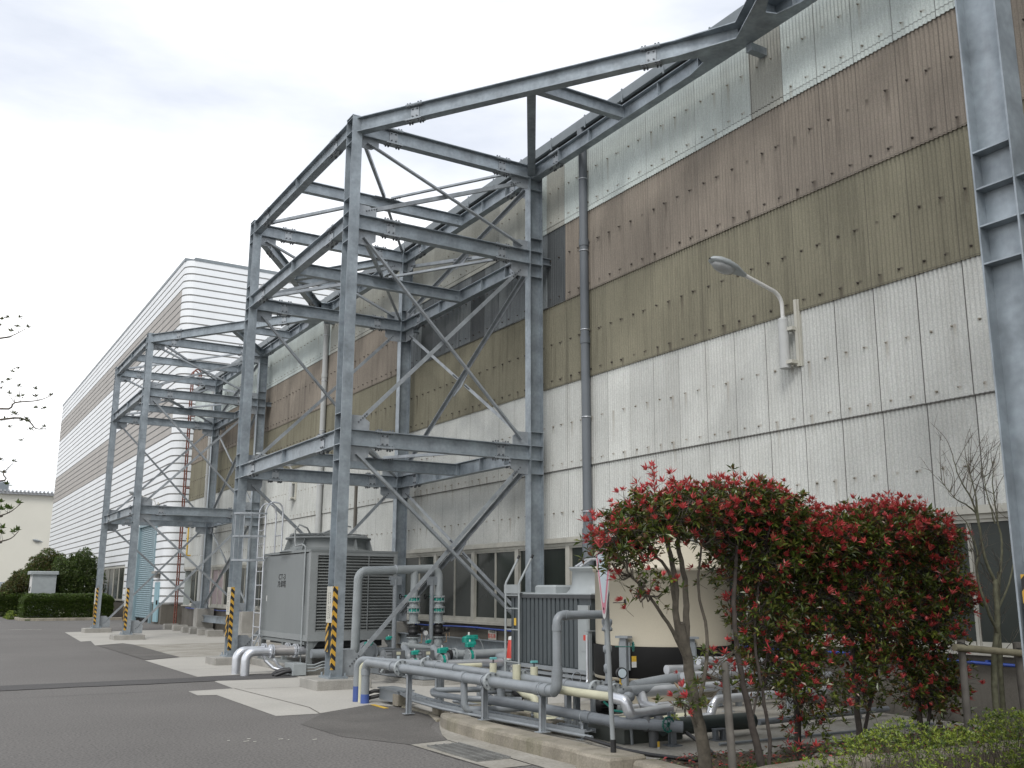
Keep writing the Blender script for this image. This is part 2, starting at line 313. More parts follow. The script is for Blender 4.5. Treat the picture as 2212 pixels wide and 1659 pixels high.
        vs = [p+a*x_+c*y_ for p in (p0, p1) for x_, y_ in pr]; n = 12
        fs = [(i, (i+1) % n, n+(i+1) % n, n+i) for i in range(n)]
        for o in (0, n): fs += [(o, o+1, o+2, o+11), (o+3, o+4, o+9, o+10), (o+5, o+6, o+7, o+8)]
        return s.add(vs, fs, m)
    def build(s, name, mats, parent=None, org=None):
        me = bpy.data.meshes.new(name)
        o3 = Vector((0, 0, 0))
        q = parent
        while q is not None: o3 += q.location; q = q.parent
        if org is not None: o3 += Vector(org)
        me.from_pydata([(p[0]-o3[0], p[1]-o3[1], p[2]-o3[2]) for p in s.v], [], s.f)
        if not isinstance(mats, (list, tuple)): mats = [mats]
        for mt in mats: me.materials.append(mt)
        me.polygons.foreach_set('material_index', s.m); me.polygons.foreach_set('use_smooth', s.sm)
        me.update()
        o = bpy.data.objects.new(name, me); C.objects.link(o)
        if parent is not None: o.parent = parent
        if org is not None: o.location = org
        return o

def islands(b, name, mats, parent):
    """every connected piece of the builder becomes a part of its own"""
    par = list(range(len(b.v)))
    def find(i):
        while par[i] != i: par[i] = par[par[i]]; i = par[i]
        return i
    for f in b.f:
        r0 = find(f[0])
        for i in f[1:]: par[find(i)] = r0
    # pieces whose boxes touch belong together (a bolt on its plate)
    grp_ = {}
    for fi, f in enumerate(b.f): grp_.setdefault(find(f[0]), []).append(fi)
    boxes = []
    for r_, fs in grp_.items():
        idx = {i for fi in fs for i in b.f[fi]}; P = [b.v[i] for i in idx]
        boxes.append([[min(p[k] for p in P)-.002 for k in range(3)], [max(p[k] for p in P)+.002 for k in range(3)], list(fs)])
    ch = True
    while ch:
        ch = False; out_ = []
        for bx in boxes:
            for o_ in out_:
                if all(bx[0][k] <= o_[1][k] and bx[1][k] >= o_[0][k] for k in range(3)):
                    o_[0] = [min(bx[0][k], o_[0][k]) for k in range(3)]; o_[1] = [max(bx[1][k], o_[1][k]) for k in range(3)]; o_[2] += bx[2]; ch = True; break
            else: out_.append(bx)
        boxes = out_
    res = []
    for _, _, fs in boxes:
        q = MB(); mp_ = {}
        for fi in fs:
            for i in b.f[fi]:
                if i not in mp_: mp_[i] = len(q.v); q.v.append(b.v[i])
            q.f.append(tuple(mp_[i] for i in b.f[fi])); q.m.append(b.m[fi]); q.sm.append(b.sm[fi])
        res.append(q.build(name, mats, parent))
    return res
def tag(o, label=None, cat=None, group=None, kind=None):
    if label: o['label'] = label
    if cat: o['category'] = cat
    if group: o['group'] = group
    if kind: o['kind'] = kind
    return o
def thing(name, label, cat, loc=(0, 0, 0), group=None):
    o = bpy.data.objects.new(name, None); C.objects.link(o); o.location = loc; o.empty_display_size = .3
    return tag(o, label, cat, group)
def struct(name, mb, m): return tag(mb.build(name, m), kind='structure')
def children(o): return [c for c in bpy.data.objects if c.parent is o]
def copy_tree(o, off, parent=None, skip=()):
    c = o.copy(); C.objects.link(c); c.parent = parent
    if parent is None: c.location = o.location+Vector(off)
    for ch in KIDS.get(o.name, children(o)):
        if ch.name.split('.')[0] in skip: continue
        copy_tree(ch, off, c, skip)
    return c
KIDS = {}

def arc(p, c0, c1, rad, n=6):
    """round the corner at p between directions to c0 and c1"""
    p = Vector(p); a = (Vector(c0)-p); b = (Vector(c1)-p); la, lb = a.length, b.length; a.normalize(); b.normalize()
    ang = a.angle(b); t = min(rad/math.tan(ang/2), la*.49, lb*.49); rad = t*math.tan(ang/2)
    s_, e_ = p+a*t, p+b*t; ctr = p+(a+b).normalized()*(rad/math.sin(ang/2)); u = s_-ctr; v_ = e_-ctr; out_ = []
    th = u.angle(v_)
    for i in range(n+1):
        k = i/n; out_.append(ctr+(u*math.sin((1-k)*th)+v_*math.sin(k*th))/math.sin(th))
    return out_
def route(pts, rad, n=6):
    P = [Vector(p) for p in pts]; o = [P[0]]
    for i in range(1, len(P)-1):
        if (P[i]-P[i-1]).normalized().dot((P[i+1]-P[i]).normalized()) > .995: o.append(P[i])
        else: o += arc(P[i], P[i-1], P[i+1], rad, n)
    return o+[P[-1]]

# ------------------------------------------------------------------ ground
Zg = 0
g = MB(); g.add([(-300, -60, 0), (400, -60, 0), (400, 500, 0), (-300, 500, 0)], [(0, 1, 2, 3)]); struct('ground', g, ASPH)
def sheet(name, pts, z, m):
    b = MB(); b.add([(p[0], p[1], z) for p in pts], [tuple(range(len(pts)))]); return struct(name, b, m)
sheet('concrete_slab', [(4.83, 18.12), (4.77, 16.7), (4.02, 16.6), (3.99, 15.88), (4.26, 15.8), (4.24, 12.82), (4.80, 12.79), (5.78, 13.40), (6.1, 12.9), (6.3, 11.5), (10.66, 11.5), (10.66, 19.3), (6.1, 19.27), (4.95, 18.25)], .004, SLAB)
sheet('concrete_slab', [(4.8, 19.21), (6.1, 19.30), (10.66, 19.33), (10.66, 24.9), (5.77, 24.84), (4.82, 24.16)], .005, SLAB)
sheet('concrete_slab', [(5.25, 41.38), (4.78, 33.8), (5.11, 34.06), (4.82, 31.29), (5.75, 32.23), (5.89, 31.2), (10.66, 31.0), (10.66, 42.2)], .004, SLAB)
sheet('old_pavement', [(5.77, 24.86), (10.66, 24.92), (10.66, 31.0), (5.89, 31.18), (5.86, 31.0)], .006, SLABD)
b = MB()
for y in (26.3, 28.6, 30.0): b.box(5.85, 10.6, y, y+.05, .0, .0105)
struct('pavement_joint', b, SLAB)
b = MB()
for (x0, y0, x1, y1) in ((4.78, 16.68, 4.93, 13.5), (4.93, 13.5, 4.82, 12.8), (4.9, 16.5, 6.2, 16.3), (4.82, 20.9, 6.2, 21.1)):
    d_ = Vector((x1-x0, y1-y0, 0)).normalized(); q = Vector((-d_.y, d_.x, 0))*.008
    b.add([(x0-q.x, y0-q.y, .0085), (x1-q.x, y1-q.y, .0085), (x1+q.x, y1+q.y, .0085), (x0+q.x, y0+q.y, .0085)], [(0, 1, 2, 3)])
struct('slab_joint', b, PLINTH)
# trench reinstated in darker asphalt across the road, joins the cooling tower pipes
edge = lambda y0, wig: [(x, y0+wig*math.sin(x*3.1)+wig*.6*math.sin(x*7.7)) for x in [i*.35 for i in range(-20, 18)]]
def strip(name, xs, f0, f1, z, m):
    b = MB(); vs = []; fs = []
    for i, x in enumerate(xs): vs += [(x, f0(x), z), (x, f1(x), z)]
    for i in range(len(xs)-1): fs.append((2*i, 2*i+2, 2*i+3, 2*i+1))
    b.add(vs, fs); return struct(name, b, m)
xs = [-14+i*.3 for i in range(int(20.6/.3)+1)]
strip('asphalt_strip', xs, lambda x: 18.15+.03*math.sin(x*3)+.02*math.sin(x*8), lambda x: 19.05+.02*math.sin(x*4)+(.1*max(0, x-5) if x > 5 else 0), .0085, ASPHD)
strip('asphalt_patch', [4.86, 5.0, 5.2, 5.45, 5.7, 5.78], lambda x: 24.3+(x-4.8)*.7, lambda x: 31.2+(x-4.8)*.9 if x < 5.5 else 31.0, .0085, ASPHP)
sheet('asphalt_patch', [(4.84, 12.76), (5.75, 13.30), (6.03, 12.75), (6.12, 11.9), (5.85, 11.45), (5.5, 10.9), (5.18, 9.87), (4.71, 9.8), (4.3, 10.7), (4.25, 11.9)], .004, ASPHP)
# worn road markings
b = MB()
for (x, y, l, wd, a_) in ((5.80, 13.1, .52, .07, 1.50), ):
    b.bar((x-.0, y-l/2, .009), (x+.02, y+l/2, .009), wd, .003, (1, 0, 0))
struct('road_marking', b, YELP)
b = MB(); rr = random.Random(3)
for i in range(7):
    x = 3.1+rr.random()*1.0; y = 10.6+rr.random()*.5-.25*(x-3.1); s_ = .02+rr.random()*.05
    b.add([(x, y, .005), (x+s_, y+.01, .005), (x+s_*1.3, y+.03+s_*.3, .005), (x+.01, y+.03, .005)], [(0, 1, 2, 3)])
struct('road_marking', b, OFFW)
# gutter and kerb in front of the pipe yard
gut = [(5.83, 11.3), (5.55, 10.75), (5.30, 10.2), (5.19, 9.86), (5.18, 8.48), (5.17, 7.94), (5.15, 6.5), (5.15, 3.0)]
ker = [(6.04, 11.75), (5.66, 10.95), (5.52, 10.4), (5.47, 9.4), (5.48, 8.46), (5.50, 7.86), (5.50, 7.0), (5.50, 3.0)]
b = MB(); vs = []
for a_, k_ in zip(gut, ker): vs += [(a_[0], a_[1], .008), (k_[0]+.05, k_[1], .008)]
b.add(vs, [(2*i, 2*i+1, 2*i+3, 2*i+2) for i in range(len(gut)-1)]); struct('gutter', b, SLABD)
def kerb(name, pts, wd, h, m=KERB, side=1):
    b = MB(); P = [Vector((p[0], p[1], 0)) for p in pts]; n = len(P); vs = []
    for i, p in enumerate(P):
        t = (P[min(i+1, n-1)]-P[max(i-1, 0)]).normalized(); q = Vector((-t.y, t.x, 0))*side
        for dx, z in ((0, -.02), (0, h-.035), (.012, h-.01), (.04, h), (wd-.02, h), (wd, h-.02), (wd, -.02)): vs.append(p+q*dx+Vector((0, 0, z)))
    b.add(vs, [(i*7+j, i*7+j+1, (i+1)*7+j+1, (i+1)*7+j) for i in range(n-1) for j in range(6)], 0, False)
    b.add(vs[:7], [tuple(range(7))]); b.add(vs[-7:], [tuple(range(6, -1, -1))]); return struct(name, b, m)
kp = [(5.74, 10.98), (5.66, 10.95), (5.58, 10.75), (5.52, 10.45), (5.49, 10.0), (5.47, 9.4), (5.48, 8.46), (5.50, 7.55)]
kerb('kerb', kp, .30, .15)
kerb('kerb', [(5.52, 7.04), (5.50, 6.5), (5.50, 3.4)], .24, .16)
kerb('kerb', [(6.0, 6.05), (6.36, 6.15), (7.2, 6.18), (7.85, 6.02), (10.6, 5.9)], .16, .16)
kerb('kerb', [(6.05, 12.9), (6.0, 11.95), (5.78, 11.3)], .10, .03)
b = MB(); b.cbox(5.27, 5.70, 7.06, 7.56, -.02, .19, .02); tag(b.build('sign_foundation', KERB), 'square weathered concrete foundation block under the triangular sign pole', 'concrete block')
# pipe yard slab (raised), soil bed, side ground
b = MB(); b.prism([(5.84, 7.32, .055), (7.1, 7.19, .055), (8.9, 7.17, .055), (10.66, 7.1, .055), (10.66, 11.49, .055), (6.3, 11.49, .055), (6.0, 10.9, .055), (5.78, 10.2, .055)], (0, 0, .09)); struct('yard_slab', b, SLABD)
b = MB(); rr = random.Random(5); nx, ny = 44, 12; vs = []
for i in range(nx+1):
    for j in range(ny+1):
        vs.append((5.62+i*(4.98/nx), 6.2+j*(1.02/ny), .07+rr.random()*.035+.03*math.sin(i*.6)*math.sin(j*.5)))
b.add(vs, [(i*(ny+1)+j, (i+1)*(ny+1)+j, (i+1)*(ny+1)+j+1, i*(ny+1)+j+1) for i in range(nx) for j in range(ny)], 0, True); struct('soil', b, SOIL)
b = MB(); b.box(5.74, 10.6, 1.0, 6.0, 0, .10); struct('soil_bed', b, SOIL)
# drain grating set into the gutter edge
b = MB(); b.box(4.79, 5.165, 8.5, 9.56, .006, .012)
for i in range(26):
    y = 8.53+i*.04; b.box(4.82, 5.14, y, y+.012, .012, .022)
for x in (4.79, 4.88, 4.98, 5.08, 5.155): b.box(x, x+.012, 8.5, 9.56, .012, .026)
tag(b.build('drain_grating', mk('worn_grating', (.19, .19, .18), rough=.7, metal=.2, var=.2, scale=6), org=(4.98, 9.0, .005)), 'rectangular steel drain grating set beside the concrete gutter', 'drain grating')
sheet('drain_apron', [(4.74, 8.1), (5.16, 8.1), (5.18, 9.84), (4.71, 9.78)], .0055, SLABD)

# ------------------------------------------------------------------ main factory building
XW = 10.68
YE, YN = 46.4, -6.0
fac = thing('factory_building', 'long factory hall clad in corrugated sheets with white, olive and brown bands', 'factory', (XW, 20, 0))
def clad(name, y0, y1, z0, z1, m, lip=.018, base=0.0, amp=.0115, pitch=.066, parent=fac):
    b = MB(); n = int(round((y1-y0)/pitch*6)); va = []; vb = []
    for i in range(n+1):
        y = y0+(y1-y0)*i/n; c = -math.cos(2*math.pi*(y-9.47)/pitch)*amp
        step = -.0025 if int(math.floor((y-9.47)/.66)) % 2 else 0
        va += [(XW-base-lip+c+step+.012, y, z0), (XW-base-lip+c+step, y, z0)]
        vb += [(XW-base-lip+c+step, y, z0), (XW-base+c+step, y, z1)]
    for vs in (va, vb): b.add(vs, [(2*i, 2*i+2, 2*i+3, 2*i+1) for i in range(n)], 0, True)
    return b.build(name, m, parent)
Z0, Z1, Z2, Z3, Z4, Z5 = 2.58, 3.90, 5.60, 7.31, 8.94, 10.62
clad('lower_cladding', YN, YE, Z0, Z1+.04, W1)
clad('lower_cladding', YN, YE, Z1, Z2+.04, W1, base=.006)
clad('olive_cladding', YN, YE, Z2, Z3+.04, OL, base=.012)
s66 = lambda k: 9.47+.66*k
clad('brown_cladding', YN, s66(9), Z3, Z4+.04, BR, base=.018)
clad('translucent_panel', s66(9), s66(20), Z3+.0, Z4+.04, TR, base=.018)
clad('brown_cladding', s66(20), YE, Z3, Z4+.04, BR, base=.018)
clad('upper_cladding', YN, s66(0)+.02, Z4, Z5, W2, base=.024)
clad('weathered_panel', s66(0)+.02, s66(1)+.04, Z4, Z5, GP, base=.024)
clad('upper_cladding', s66(1)+.04, s66(9), Z4, Z5, W2, base=.024)
clad('weathered_panel', s66(9), s66(10), Z4, Z5, GP, base=.024)
clad('upper_cladding', s66(10), s66(11), Z4, Z5, W2, base=.024)
clad('weathered_panel', s66(11), s66(29), Z4, Z5, GP, base=.024)
clad('upper_cladding', s66(29), YE, Z4, Z5, W2, base=.024)
# hook bolts with their caps
rr = random.Random(11)
def bolts(name, zs, m, y0=YN, y1=YE, r=.017, base=0, h=.02):
    b = MB()
    for z in zs:
        y = y0+.16+((9.33-y0-.16) % .33)
        while y < y1:
            if rr.random() < .93:
                yy = y+(rr.random()-.5)*.03+(.03 if int(round((y-9.33)/.33)) % 2 else 0); zz = z+(rr.random()-.5)*.02
                b.cyl((XW-base-.014, yy, zz), (XW-base-.014-h-.012, yy, zz), r, 6, r*.45)
            y += .33
    return b.build(name, m, fac)
BOLT = mk('rusty_bolt', (.055, .045, .038), rough=.8, var=.3, scale=30)
BOLTL = mk('bolt_cap', (.20, .18, .14), rough=.8, var=.3, scale=30)
bolts('hook_bolts', (6.49, 5.74), BOLT, base=.014)
bolts('hook_bolts', (7.45, 8.29), BOLT, base=.022)
bolts('hook_bolts', (4.81, 4.03, 3.08), BOLTL, r=.015)
bolts('hook_bolts', (9.13, 9.78), BOLTL, base=.026, r=.014)
# plinth, windows
b = MB(); b.box(XW+.03, XW+.4, YN, YE, -.1, .90); b.build('plinth', PLINTH, fac)
b = MB(); b.box(XW-.05, XW+.3, YN, YE, 2.50, 2.545); b.box(XW-.03, XW+.3, YN, YE, 2.545, 2.60); b.box(XW-.005, XW+.3, YN, YE, 2.44, 2.50); b.build('head_trim', BEIGE, fac)
b = MB(); b.box(XW-.04, XW+.3, YN, YE, .88, .93); b.build('sill', BEIGE, fac)
b = MB(); b.box(XW+.35, XW+.4, YN, YE, .9, 2.5); b.build('dark_backing', TBLK, fac)  # black sheet standing in for the unlit interior behind the panes
k0 = -13
wbase = 19.22
CURT = mk('pale_curtain', (.34, .28, .28), rough=.9, var=.15, scale=6)
for k in range(k0, 15):
    ya, yb = wbase+1.86*k, wbase+1.86*(k+1)
    if yb > YE-.3: break
    fr = MB()
    fr.box(XW+.00, XW+.12, ya-.07, ya+.07, .93, 2.44)
    fr.box(XW+.02, XW+.10, ya+.07, yb-.07, .93, .985); fr.box(XW+.02, XW+.10, ya+.07, yb-.07, 2.40, 2.44)
    ym = (ya+yb)/2
    fr.box(XW+.035, XW+.09, ym-.016, ym+.016, .985, 2.40)
    for (p, q) in ((ya+.07, ym-.018), (ym+.018, yb-.07)):
        fr.box(XW+.045, XW+.08, p, p+.012, .985, 2.40); fr.box(XW+.045, XW+.08, q-.012, q, .985, 2.40); fr.box(XW+.04, XW+.08, p+.022, q-.022, .985, 1.03)
    f = fr.build('window', BEIGE, fac)
    g_ = MB(); g_.box(XW+.055, XW+.065, ya+.09, ym-.04, 1.03, 2.40); g_.box(XW+.057, XW+.067, ym+.04, yb-.09, 1.03, 2.40)
    g_.build('pane', GLASS if k not in (11, 12) else CURT, f)
# eaves: gutter, soffit, roof
b = MB()
b.prism([(XW+.3, YN, 10.66), (XW-.24, YN, 10.62), (XW-.24, YN, 10.80), (XW-.30, YN, 10.80), (XW-.30, YN, 10.56), (XW+.3, YN, 10.52)], (0, 0, 0)) if False else None
def ext(name, prof, y0, y1, m, parent=fac, closed=True):
    b = MB(); n = len(prof); vs = [(x, y0, z) for x, z in prof]+[(x, y1, z) for x, z in prof]
    b.add(vs, [(i, (i+1) % n, n+(i+1) % n, n+i) for i in range(n if closed else n-1)]); b.add(vs[:n], [tuple(range(n-1, -1, -1))]); b.add(vs[n:], [tuple(range(n))])
    return b.build(name, m, parent)
GUT = mk('eave_metal', (.20, .225, .24), rough=.45, metal=.3, var=.12, scale=2, streak=.3, sscale=4)
ext('eave_gutter', [(XW-.07, 10.66), (XW-.22, 10.66), (XW-.25, 10.82), (XW-.23, 10.82), (XW-.20, 10.68), (XW-.07, 10.68)], YN, YE+.1, GUT)
ext('soffit', [(XW-.035, 10.56), (XW-.14, 10.60), (XW-.14, 10.655), (XW+.2, 10.655), (XW+.2, 10.56)], YN, YE+.05, TBLK)  # coloured black to paint in the shadow gap under the gutter
ext('roof', [(XW-.17, 10.84), (XW-.17, 10.90), (XW+9, 12.3), (XW+18, 10.9), (XW+18, 10.84), (XW+9, 12.24)], YN, YE+.1, GUT)
b = MB()
for k in range(int((YE-YN)/1.2)):
    b.box(XW-.24, XW-.22, YN+k*1.2, YN+k*1.2+.03, 10.60, 10.87)
islands(b, 'gutter_bracket', GUT, fac)
b = MB(); b.box(XW+.05, XW+18, YE-.05, YE+.0, 0, 10.8); b.box(XW+17.9, XW+18, YN, YE-.05, 0, 10.8); b.box(XW+.05, XW+18, YN, YN+.05, 0, 10.8); b.build('end_wall', W2, fac)
# downpipes
def downpipe(y, m, r=.085, low=None):
    b = MB()
    b.tube(route([(XW-.16, y, 10.66), (XW-.16, y, 10.45), (XW-.13, y, 10.25), (XW-.13, y, 2.7)], .1), r, 14)
    b.cyl((XW-.13, y, 2.72), (XW-.13, y, .05), r+.02, 14)
    for z in (8.27, 6.3): b.cyl((XW-.13, y, z-.07), (XW-.13, y, z+.07), r+.012, 14)
    o = b.build('downpipe', m, fac)
    q = MB()
    for z in (9.6, 8.1, 6.5, 4.8, 3.03, 2.55, 1.2):
        q.torus((XW-.13, y, z), (0, 0, 1), r+.004, .012, 16, 5); q.bar((XW-.05, y+r+.02, z), (XW, y+r+.02, z), .03, .02, (0, 0, 1))
    islands(q, 'clamp', SILV, o)
DPG = mk('downpipe_grey', (.125, .14, .155), rough=.45, var=.08, scale=3, streak=.2, sscale=8, stain=(.2, .21, .22))
DPL = mk('downpipe_light', (.40, .41, .40), rough=.5, var=.06)
downpipe(14.64, DPG); downpipe(28.8, DPL, .09); downpipe(42.8, DPL, .08); downpipe(.3, DPG)
# odd flaps and conduit stubs on the wall
b = MB()
for (y, z, s_) in ((16.35, 3.95, 1), (16.6, 3.1, .6), (22.9, 4.2, 1)):
    b.cyl((XW-.06, y, z), (XW, y, z), .03*s_, 8); b.cyl((XW-.06, y, z+.02), (XW-.06, y-.0, z-.12*s_), .022*s_, 8)
islands(b, 'wall_outlet', RUST, fac)
b = MB(); b.box(XW-.07, XW-.02, 26.0, 26.12, 3.3, 4.7); b.build('conduit_box', PLINTH, fac)
# blue pipe along the plinth
b = MB(); b.tube([(XW-.03, y, .80+.012*math.sin(y*1.7)) for y in [5.5+i*.8 for i in range(51)]], .019, 8)
for i in range(20): b.box(XW-.03, XW+.03, 7+i*2, 7.03+i*2, .775, .83)
tag(b.build('water_pipe', mk('blue_pipe', (.03, .07, .32), rough=.35), org=(XW-.03, 20, .8)), 'thin bright blue pipe running along the hall plinth under the windows', 'pipe')
# small notice on the plinth
sg = thing('notice_board', 'small cream notice with black and red lettering on the plinth below the blue pipe', 'sign', (XW-.0, 18.3, .6))
b = MB(); b.box(XW-.03, XW-.015, 18.13, 18.45, .58, .80); b.build('panel', OFFW, sg)
def text(body, size, loc, rot, m, parent, name='lettering', ext_=.002, sx=1.0, al='CENTER'):
    cu = bpy.data.curves.new(name, 'FONT'); cu.body = body; cu.size = size; cu.extrude = ext_; cu.align_x = al; cu.align_y = 'CENTER'
    o = bpy.data.objects.new(name, cu); C.objects.link(o)
    bpy.context.view_layer.update()
    me = bpy.data.meshes.new_from_object(o.evaluated_get(bpy.context.evaluated_depsgraph_get()))
    bpy.data.objects.remove(o)
    o = bpy.data.objects.new(name, me); C.objects.link(o); me.materials.clear(); me.materials.append(m)
    T = Matrix.Translation(Vector(loc)) @ rot.to_4x4() @ Matrix.Diagonal((sx, 1, 1, 1))
    off = parent.location.copy(); q = parent.parent
    while q: off += q.location; q = q.parent
    me.transform(Matrix.Translation(-off) @ T); o.parent = parent; return o
FX = Matrix(((0, 0, -1), (-1, 0, 0), (0, 1, 0)))      # text facing -X (reads towards -Y)
FY = Matrix(((1, 0, 0), (0, 0, -1), (0, 1, 0)))       # text facing -Y
text('トPE専用', .075, (XW-.032, 18.29, .742), FX, TBLK, sg)
text('駐石車', .105, (XW-.032, 18.29, .65), FX, REDP, sg)

# ------------------------------------------------------------------ wall lamps
def wall_lamp(label, X, Y, Z, s_=1.0, dirx=0, diry=1, grp='lamps bracketed to the halls', along=True):
    """bracket at (X,Y), tube Z..Z+.7, arm bends out towards +diry/-x"""
    t = thing('wall_lamp', label, 'lamp', (X, Y, Z), grp)
    b = MB(); b.box(X+.02, X+.06, Y-.20, Y-.15, Z-.02, Z+.98); b.box(X+.05, X+.10, Y-.22, Y-.13, Z-.02, Z+.98)
    b.box(X-.10, X+.05, Y-.17, Y-.05, Z+.02, Z+.07); b.box(X-.06, X+.05, Y-.17, Y-.05, Z+.52, Z+.57); b.build('bracket', OFFW, t)
    b = MB(); b.cyl((X-.05, Y, Z), (X-.05, Y, Z+.70), .074, 18); b.cyl((X-.05, Y, Z+.70), (X-.05, Y, Z+.73), .074, 18, .05); b.cyl((X-.05, Y, Z-.03), (X-.05, Y, Z+.10), .082, 18); b.build('ballast_tube', mk('lamp_grey%d' % len(MATS), (.45, .46, .45), rough=.5, var=.08), t)
    h = Vector((-1, .04, 0)).normalized() if along else Vector((-1, -.15, 0)).normalized()
    p = Vector((X-.05, Y, Z+.7)); e_ = p+h*.72+Vector((0, 0, .58))
    pts = route([p, p+Vector((0, 0, .38)), e_], .22, 8)
    b = MB(); b.tube(pts, .030, 10); b.build('arm', WHT, t)
    d = (pts[-1]-pts[-2]).normalized(); d = (h*.97+Vector((0, 0, .22))).normalized(); u = Vector((0, 0, 1)); u = (u-d*u.dot(d)).normalized(); c = d.cross(u)
    vs = []; n = 14; prof = [(-.02, .04, .03, .03), (.08, .07, .05, .04), (.2, .12, .08, .05), (.36, .145, .09, .055), (.5, .13, .08, .05), (.6, .08, .05, .035), (.64, .02, .015, .01)]
    for l, wd, hu, hd in prof:
        for j in range(n):
            q = 2*math.pi*j/n; vs.append(pts[-1]+d*l+c*math.cos(q)*wd+u*math.sin(q)*(hu if math.sin(q) > 0 else hd))
    b = MB(); b.add(vs, [(i*n+j, i*n+(j+1) % n, (i+1)*n+(j+1) % n, (i+1)*n+j) for i in range(len(prof)-1) for j in range(n)], 0, True); b.build('lamp_head', PIPEL, t)
    vs = []; prof = [(.2, .01, .02), (.23, .09, .06), (.34, .115, .09), (.48, .10, .08), (.57, .05, .04), (.58, .01, .02)]
    for l, wd, hd in prof:
        for j in range(9):
            q = math.pi*j/8; vs.append(pts[-1]+d*l+c*math.cos(q)*wd-u*(.035+math.sin(q)*hd))
    b = MB(); b.add(vs, [(i*9+j, i*9+j+1, (i+1)*9+j+1, (i+1)*9+j) for i in range(5) for j in range(8)], 0, True); b.build('lens', mk('lamp_lens'+str(len(MATS)), (.33, .34, .34), rough=.15), t)
    return t
wall_lamp('large white street lamp with curved arm on the olive and white cladding', XW-.09, 9.66, 4.80)
wall_lamp('small white curved lamp on the factory wall seen between the frames', XW-.09, 31.5, 4.55, along=False)
wall_lamp('pale lamp on the ribbed white hall just above the blue roller shutter', 10.12, 50.9, 4.9, along=False)

# ------------------------------------------------------------------ white ribbed hall behind
wh = thing('ribbed_hall', 'tall white hall with horizontal ribbed siding, rounded corner and two grey-brown bands', 'hall', (12, 60, 0))
wx, wy, wr = 10.2, 48.5, .55
path = [(wx, 96.0, (-1, 0))]
ys = [57.7, 60, 70, 80, 90]
path = [(wx, y) for y in (96.0, 80.0, 65.4)]+[(wx, y) for y in (58.4, 55.0)]+[(wx, 50.6), (wx, wy+wr)]
nrm = [(-1, 0)]*len(path)
for i in range(1, 9):
    t = math.pi/2*i/8; path.append((wx+wr-wr*math.cos(t), wy+wr-wr*math.sin(t))); nrm.append((-math.cos(t), -math.sin(t)))
path += [(18, wy), (40, wy)]; nrm += [(0, -1)]*2
def siding(z0, z1, segs, pitch=.372):
    """one storey-high strip of ribs; returns rows"""
    b = MB(); z = z1; K = []
    while z > z0+.02:
        zb = max(z0, z-pitch)
        K += [(z, 0, 0), (zb+.075, 0, 0), (zb+.055, -.035, 1), (zb+.02, -.045, 1), (zb, 0, 0)]
        z = zb
    for (ia, ib, mat) in segs:
        vs = []
        for i in range(ia, ib+1):
            for (zz, off, _) in K: vs.append((path[i][0]+nrm[i][0]*off, path[i][1]+nrm[i][1]*off, zz))
        n = len(K); fs = []; 
        for i in range(ib-ia):
            for j in range(n-1):
                if abs(K[j][0]-K[j+1][0]) < 1e-6 and K[j][1] == K[j+1][1]: continue
                b.add([vs[i*n+j], vs[(i+1)*n+j], vs[(i+1)*n+j+1], vs[i*n+j+1]], [(0, 1, 2, 3)], 2 if (K[j][2] or K[j+1][2]) else mat)
    return b
last = len(path)-1
zt = 18.0
def rows(z0, z1, band):
    segs = [(0, 6, 1 if band else 0), (6, last, 0)]
    return siding(z0, z1, segs)
P_ = .372
for (ka, kb, band, nm) in ((0, 4, 0, 'upper_siding'), (4, 9, 1, 'banded_siding'), (9, 18, 0, 'middle_siding'), (18, 24, 1, 'banded_siding'), (24, 35, 0, 'lower_siding')):
    rows(zt-P_*kb, zt-P_*ka, band).build(nm, [WHB, WHBB, WHG], wh)
z35 = zt-P_*35   # 4.98 : below this the wall has openings in the -X face
for (ia, ib, za) in ((0, 2, .93), (3, 4, .93), (5, last, .93)):
    siding(za, z35, [(ia, ib, 0)]).build('lower_siding', [WHB, WHBB, WHG], wh)
siding(2.9, z35, [(2, 3, 0)]).build('lower_siding', [WHB, WHBB, WHG], wh)
siding(z35-.12, z35, [(4, 5, 0)]).build('lower_siding', [WHB, WHBB, WHG], wh)
b = MB(); b.box(wx+.05, wx+.3, 54.8, 96, -.1, .93); b.box(wx+.05, wx+.3, wy+.05, 50.6, -.1, .93); b.box(wx+.3, 40, wy+.05, wy+.3, -.1, .93); b.build('plinth', PLINTH, wh)
b = MB(); b.box(wx-.03, wx+.4, wy+.3, 96.05, 18.0, 18.16); b.box(wx+.4, 40, wy-.03, wy+.4, 18.0, 18.16); b.build('roof_trim', GUT, wh)
b = MB(); b.box(wx+.4, 40, wy+.4, 96, 17.9, 18.02); b.build('roof', GUT, wh)
b = MB(); b.box(wx+.06, 40, 95.9, 96, 0, 18.0); b.box(wx+.12, wx+.2, 57, 67, .5, 5.1); b.build('rear_wall', WHB, wh)
b = MB(); b.box(wx+.1, wx+.14, 50.75, 54.85, .1, 4.95)
sh = MB(); n = 46; vs = []
for i in range(n*4+1):
    z = .2+(4.7)*i/(n*4); vs += [(wx+.06-.022*abs(math.sin(math.pi*i/4)), 50.85, z), (wx+.06-.022*abs(math.sin(math.pi*i/4)), 54.75, z)]
sh.add(vs, [(2*i, 2*i+1, 2*i+3, 2*i+2) for i in range(n*4)])
so = sh.build('roller_shutter', SHUT, wh)
b = MB(); b.box(wx-.06, wx+.12, 54.75, 55.0, .0, 4.9); b.box(wx-.06, wx+.12, 50.6, 50.85, .0, 4.9); b.box(wx-.06, wx+.12, 50.85, 54.75, 4.80, 4.95); b.build('shutter_frame', SHUT, so)
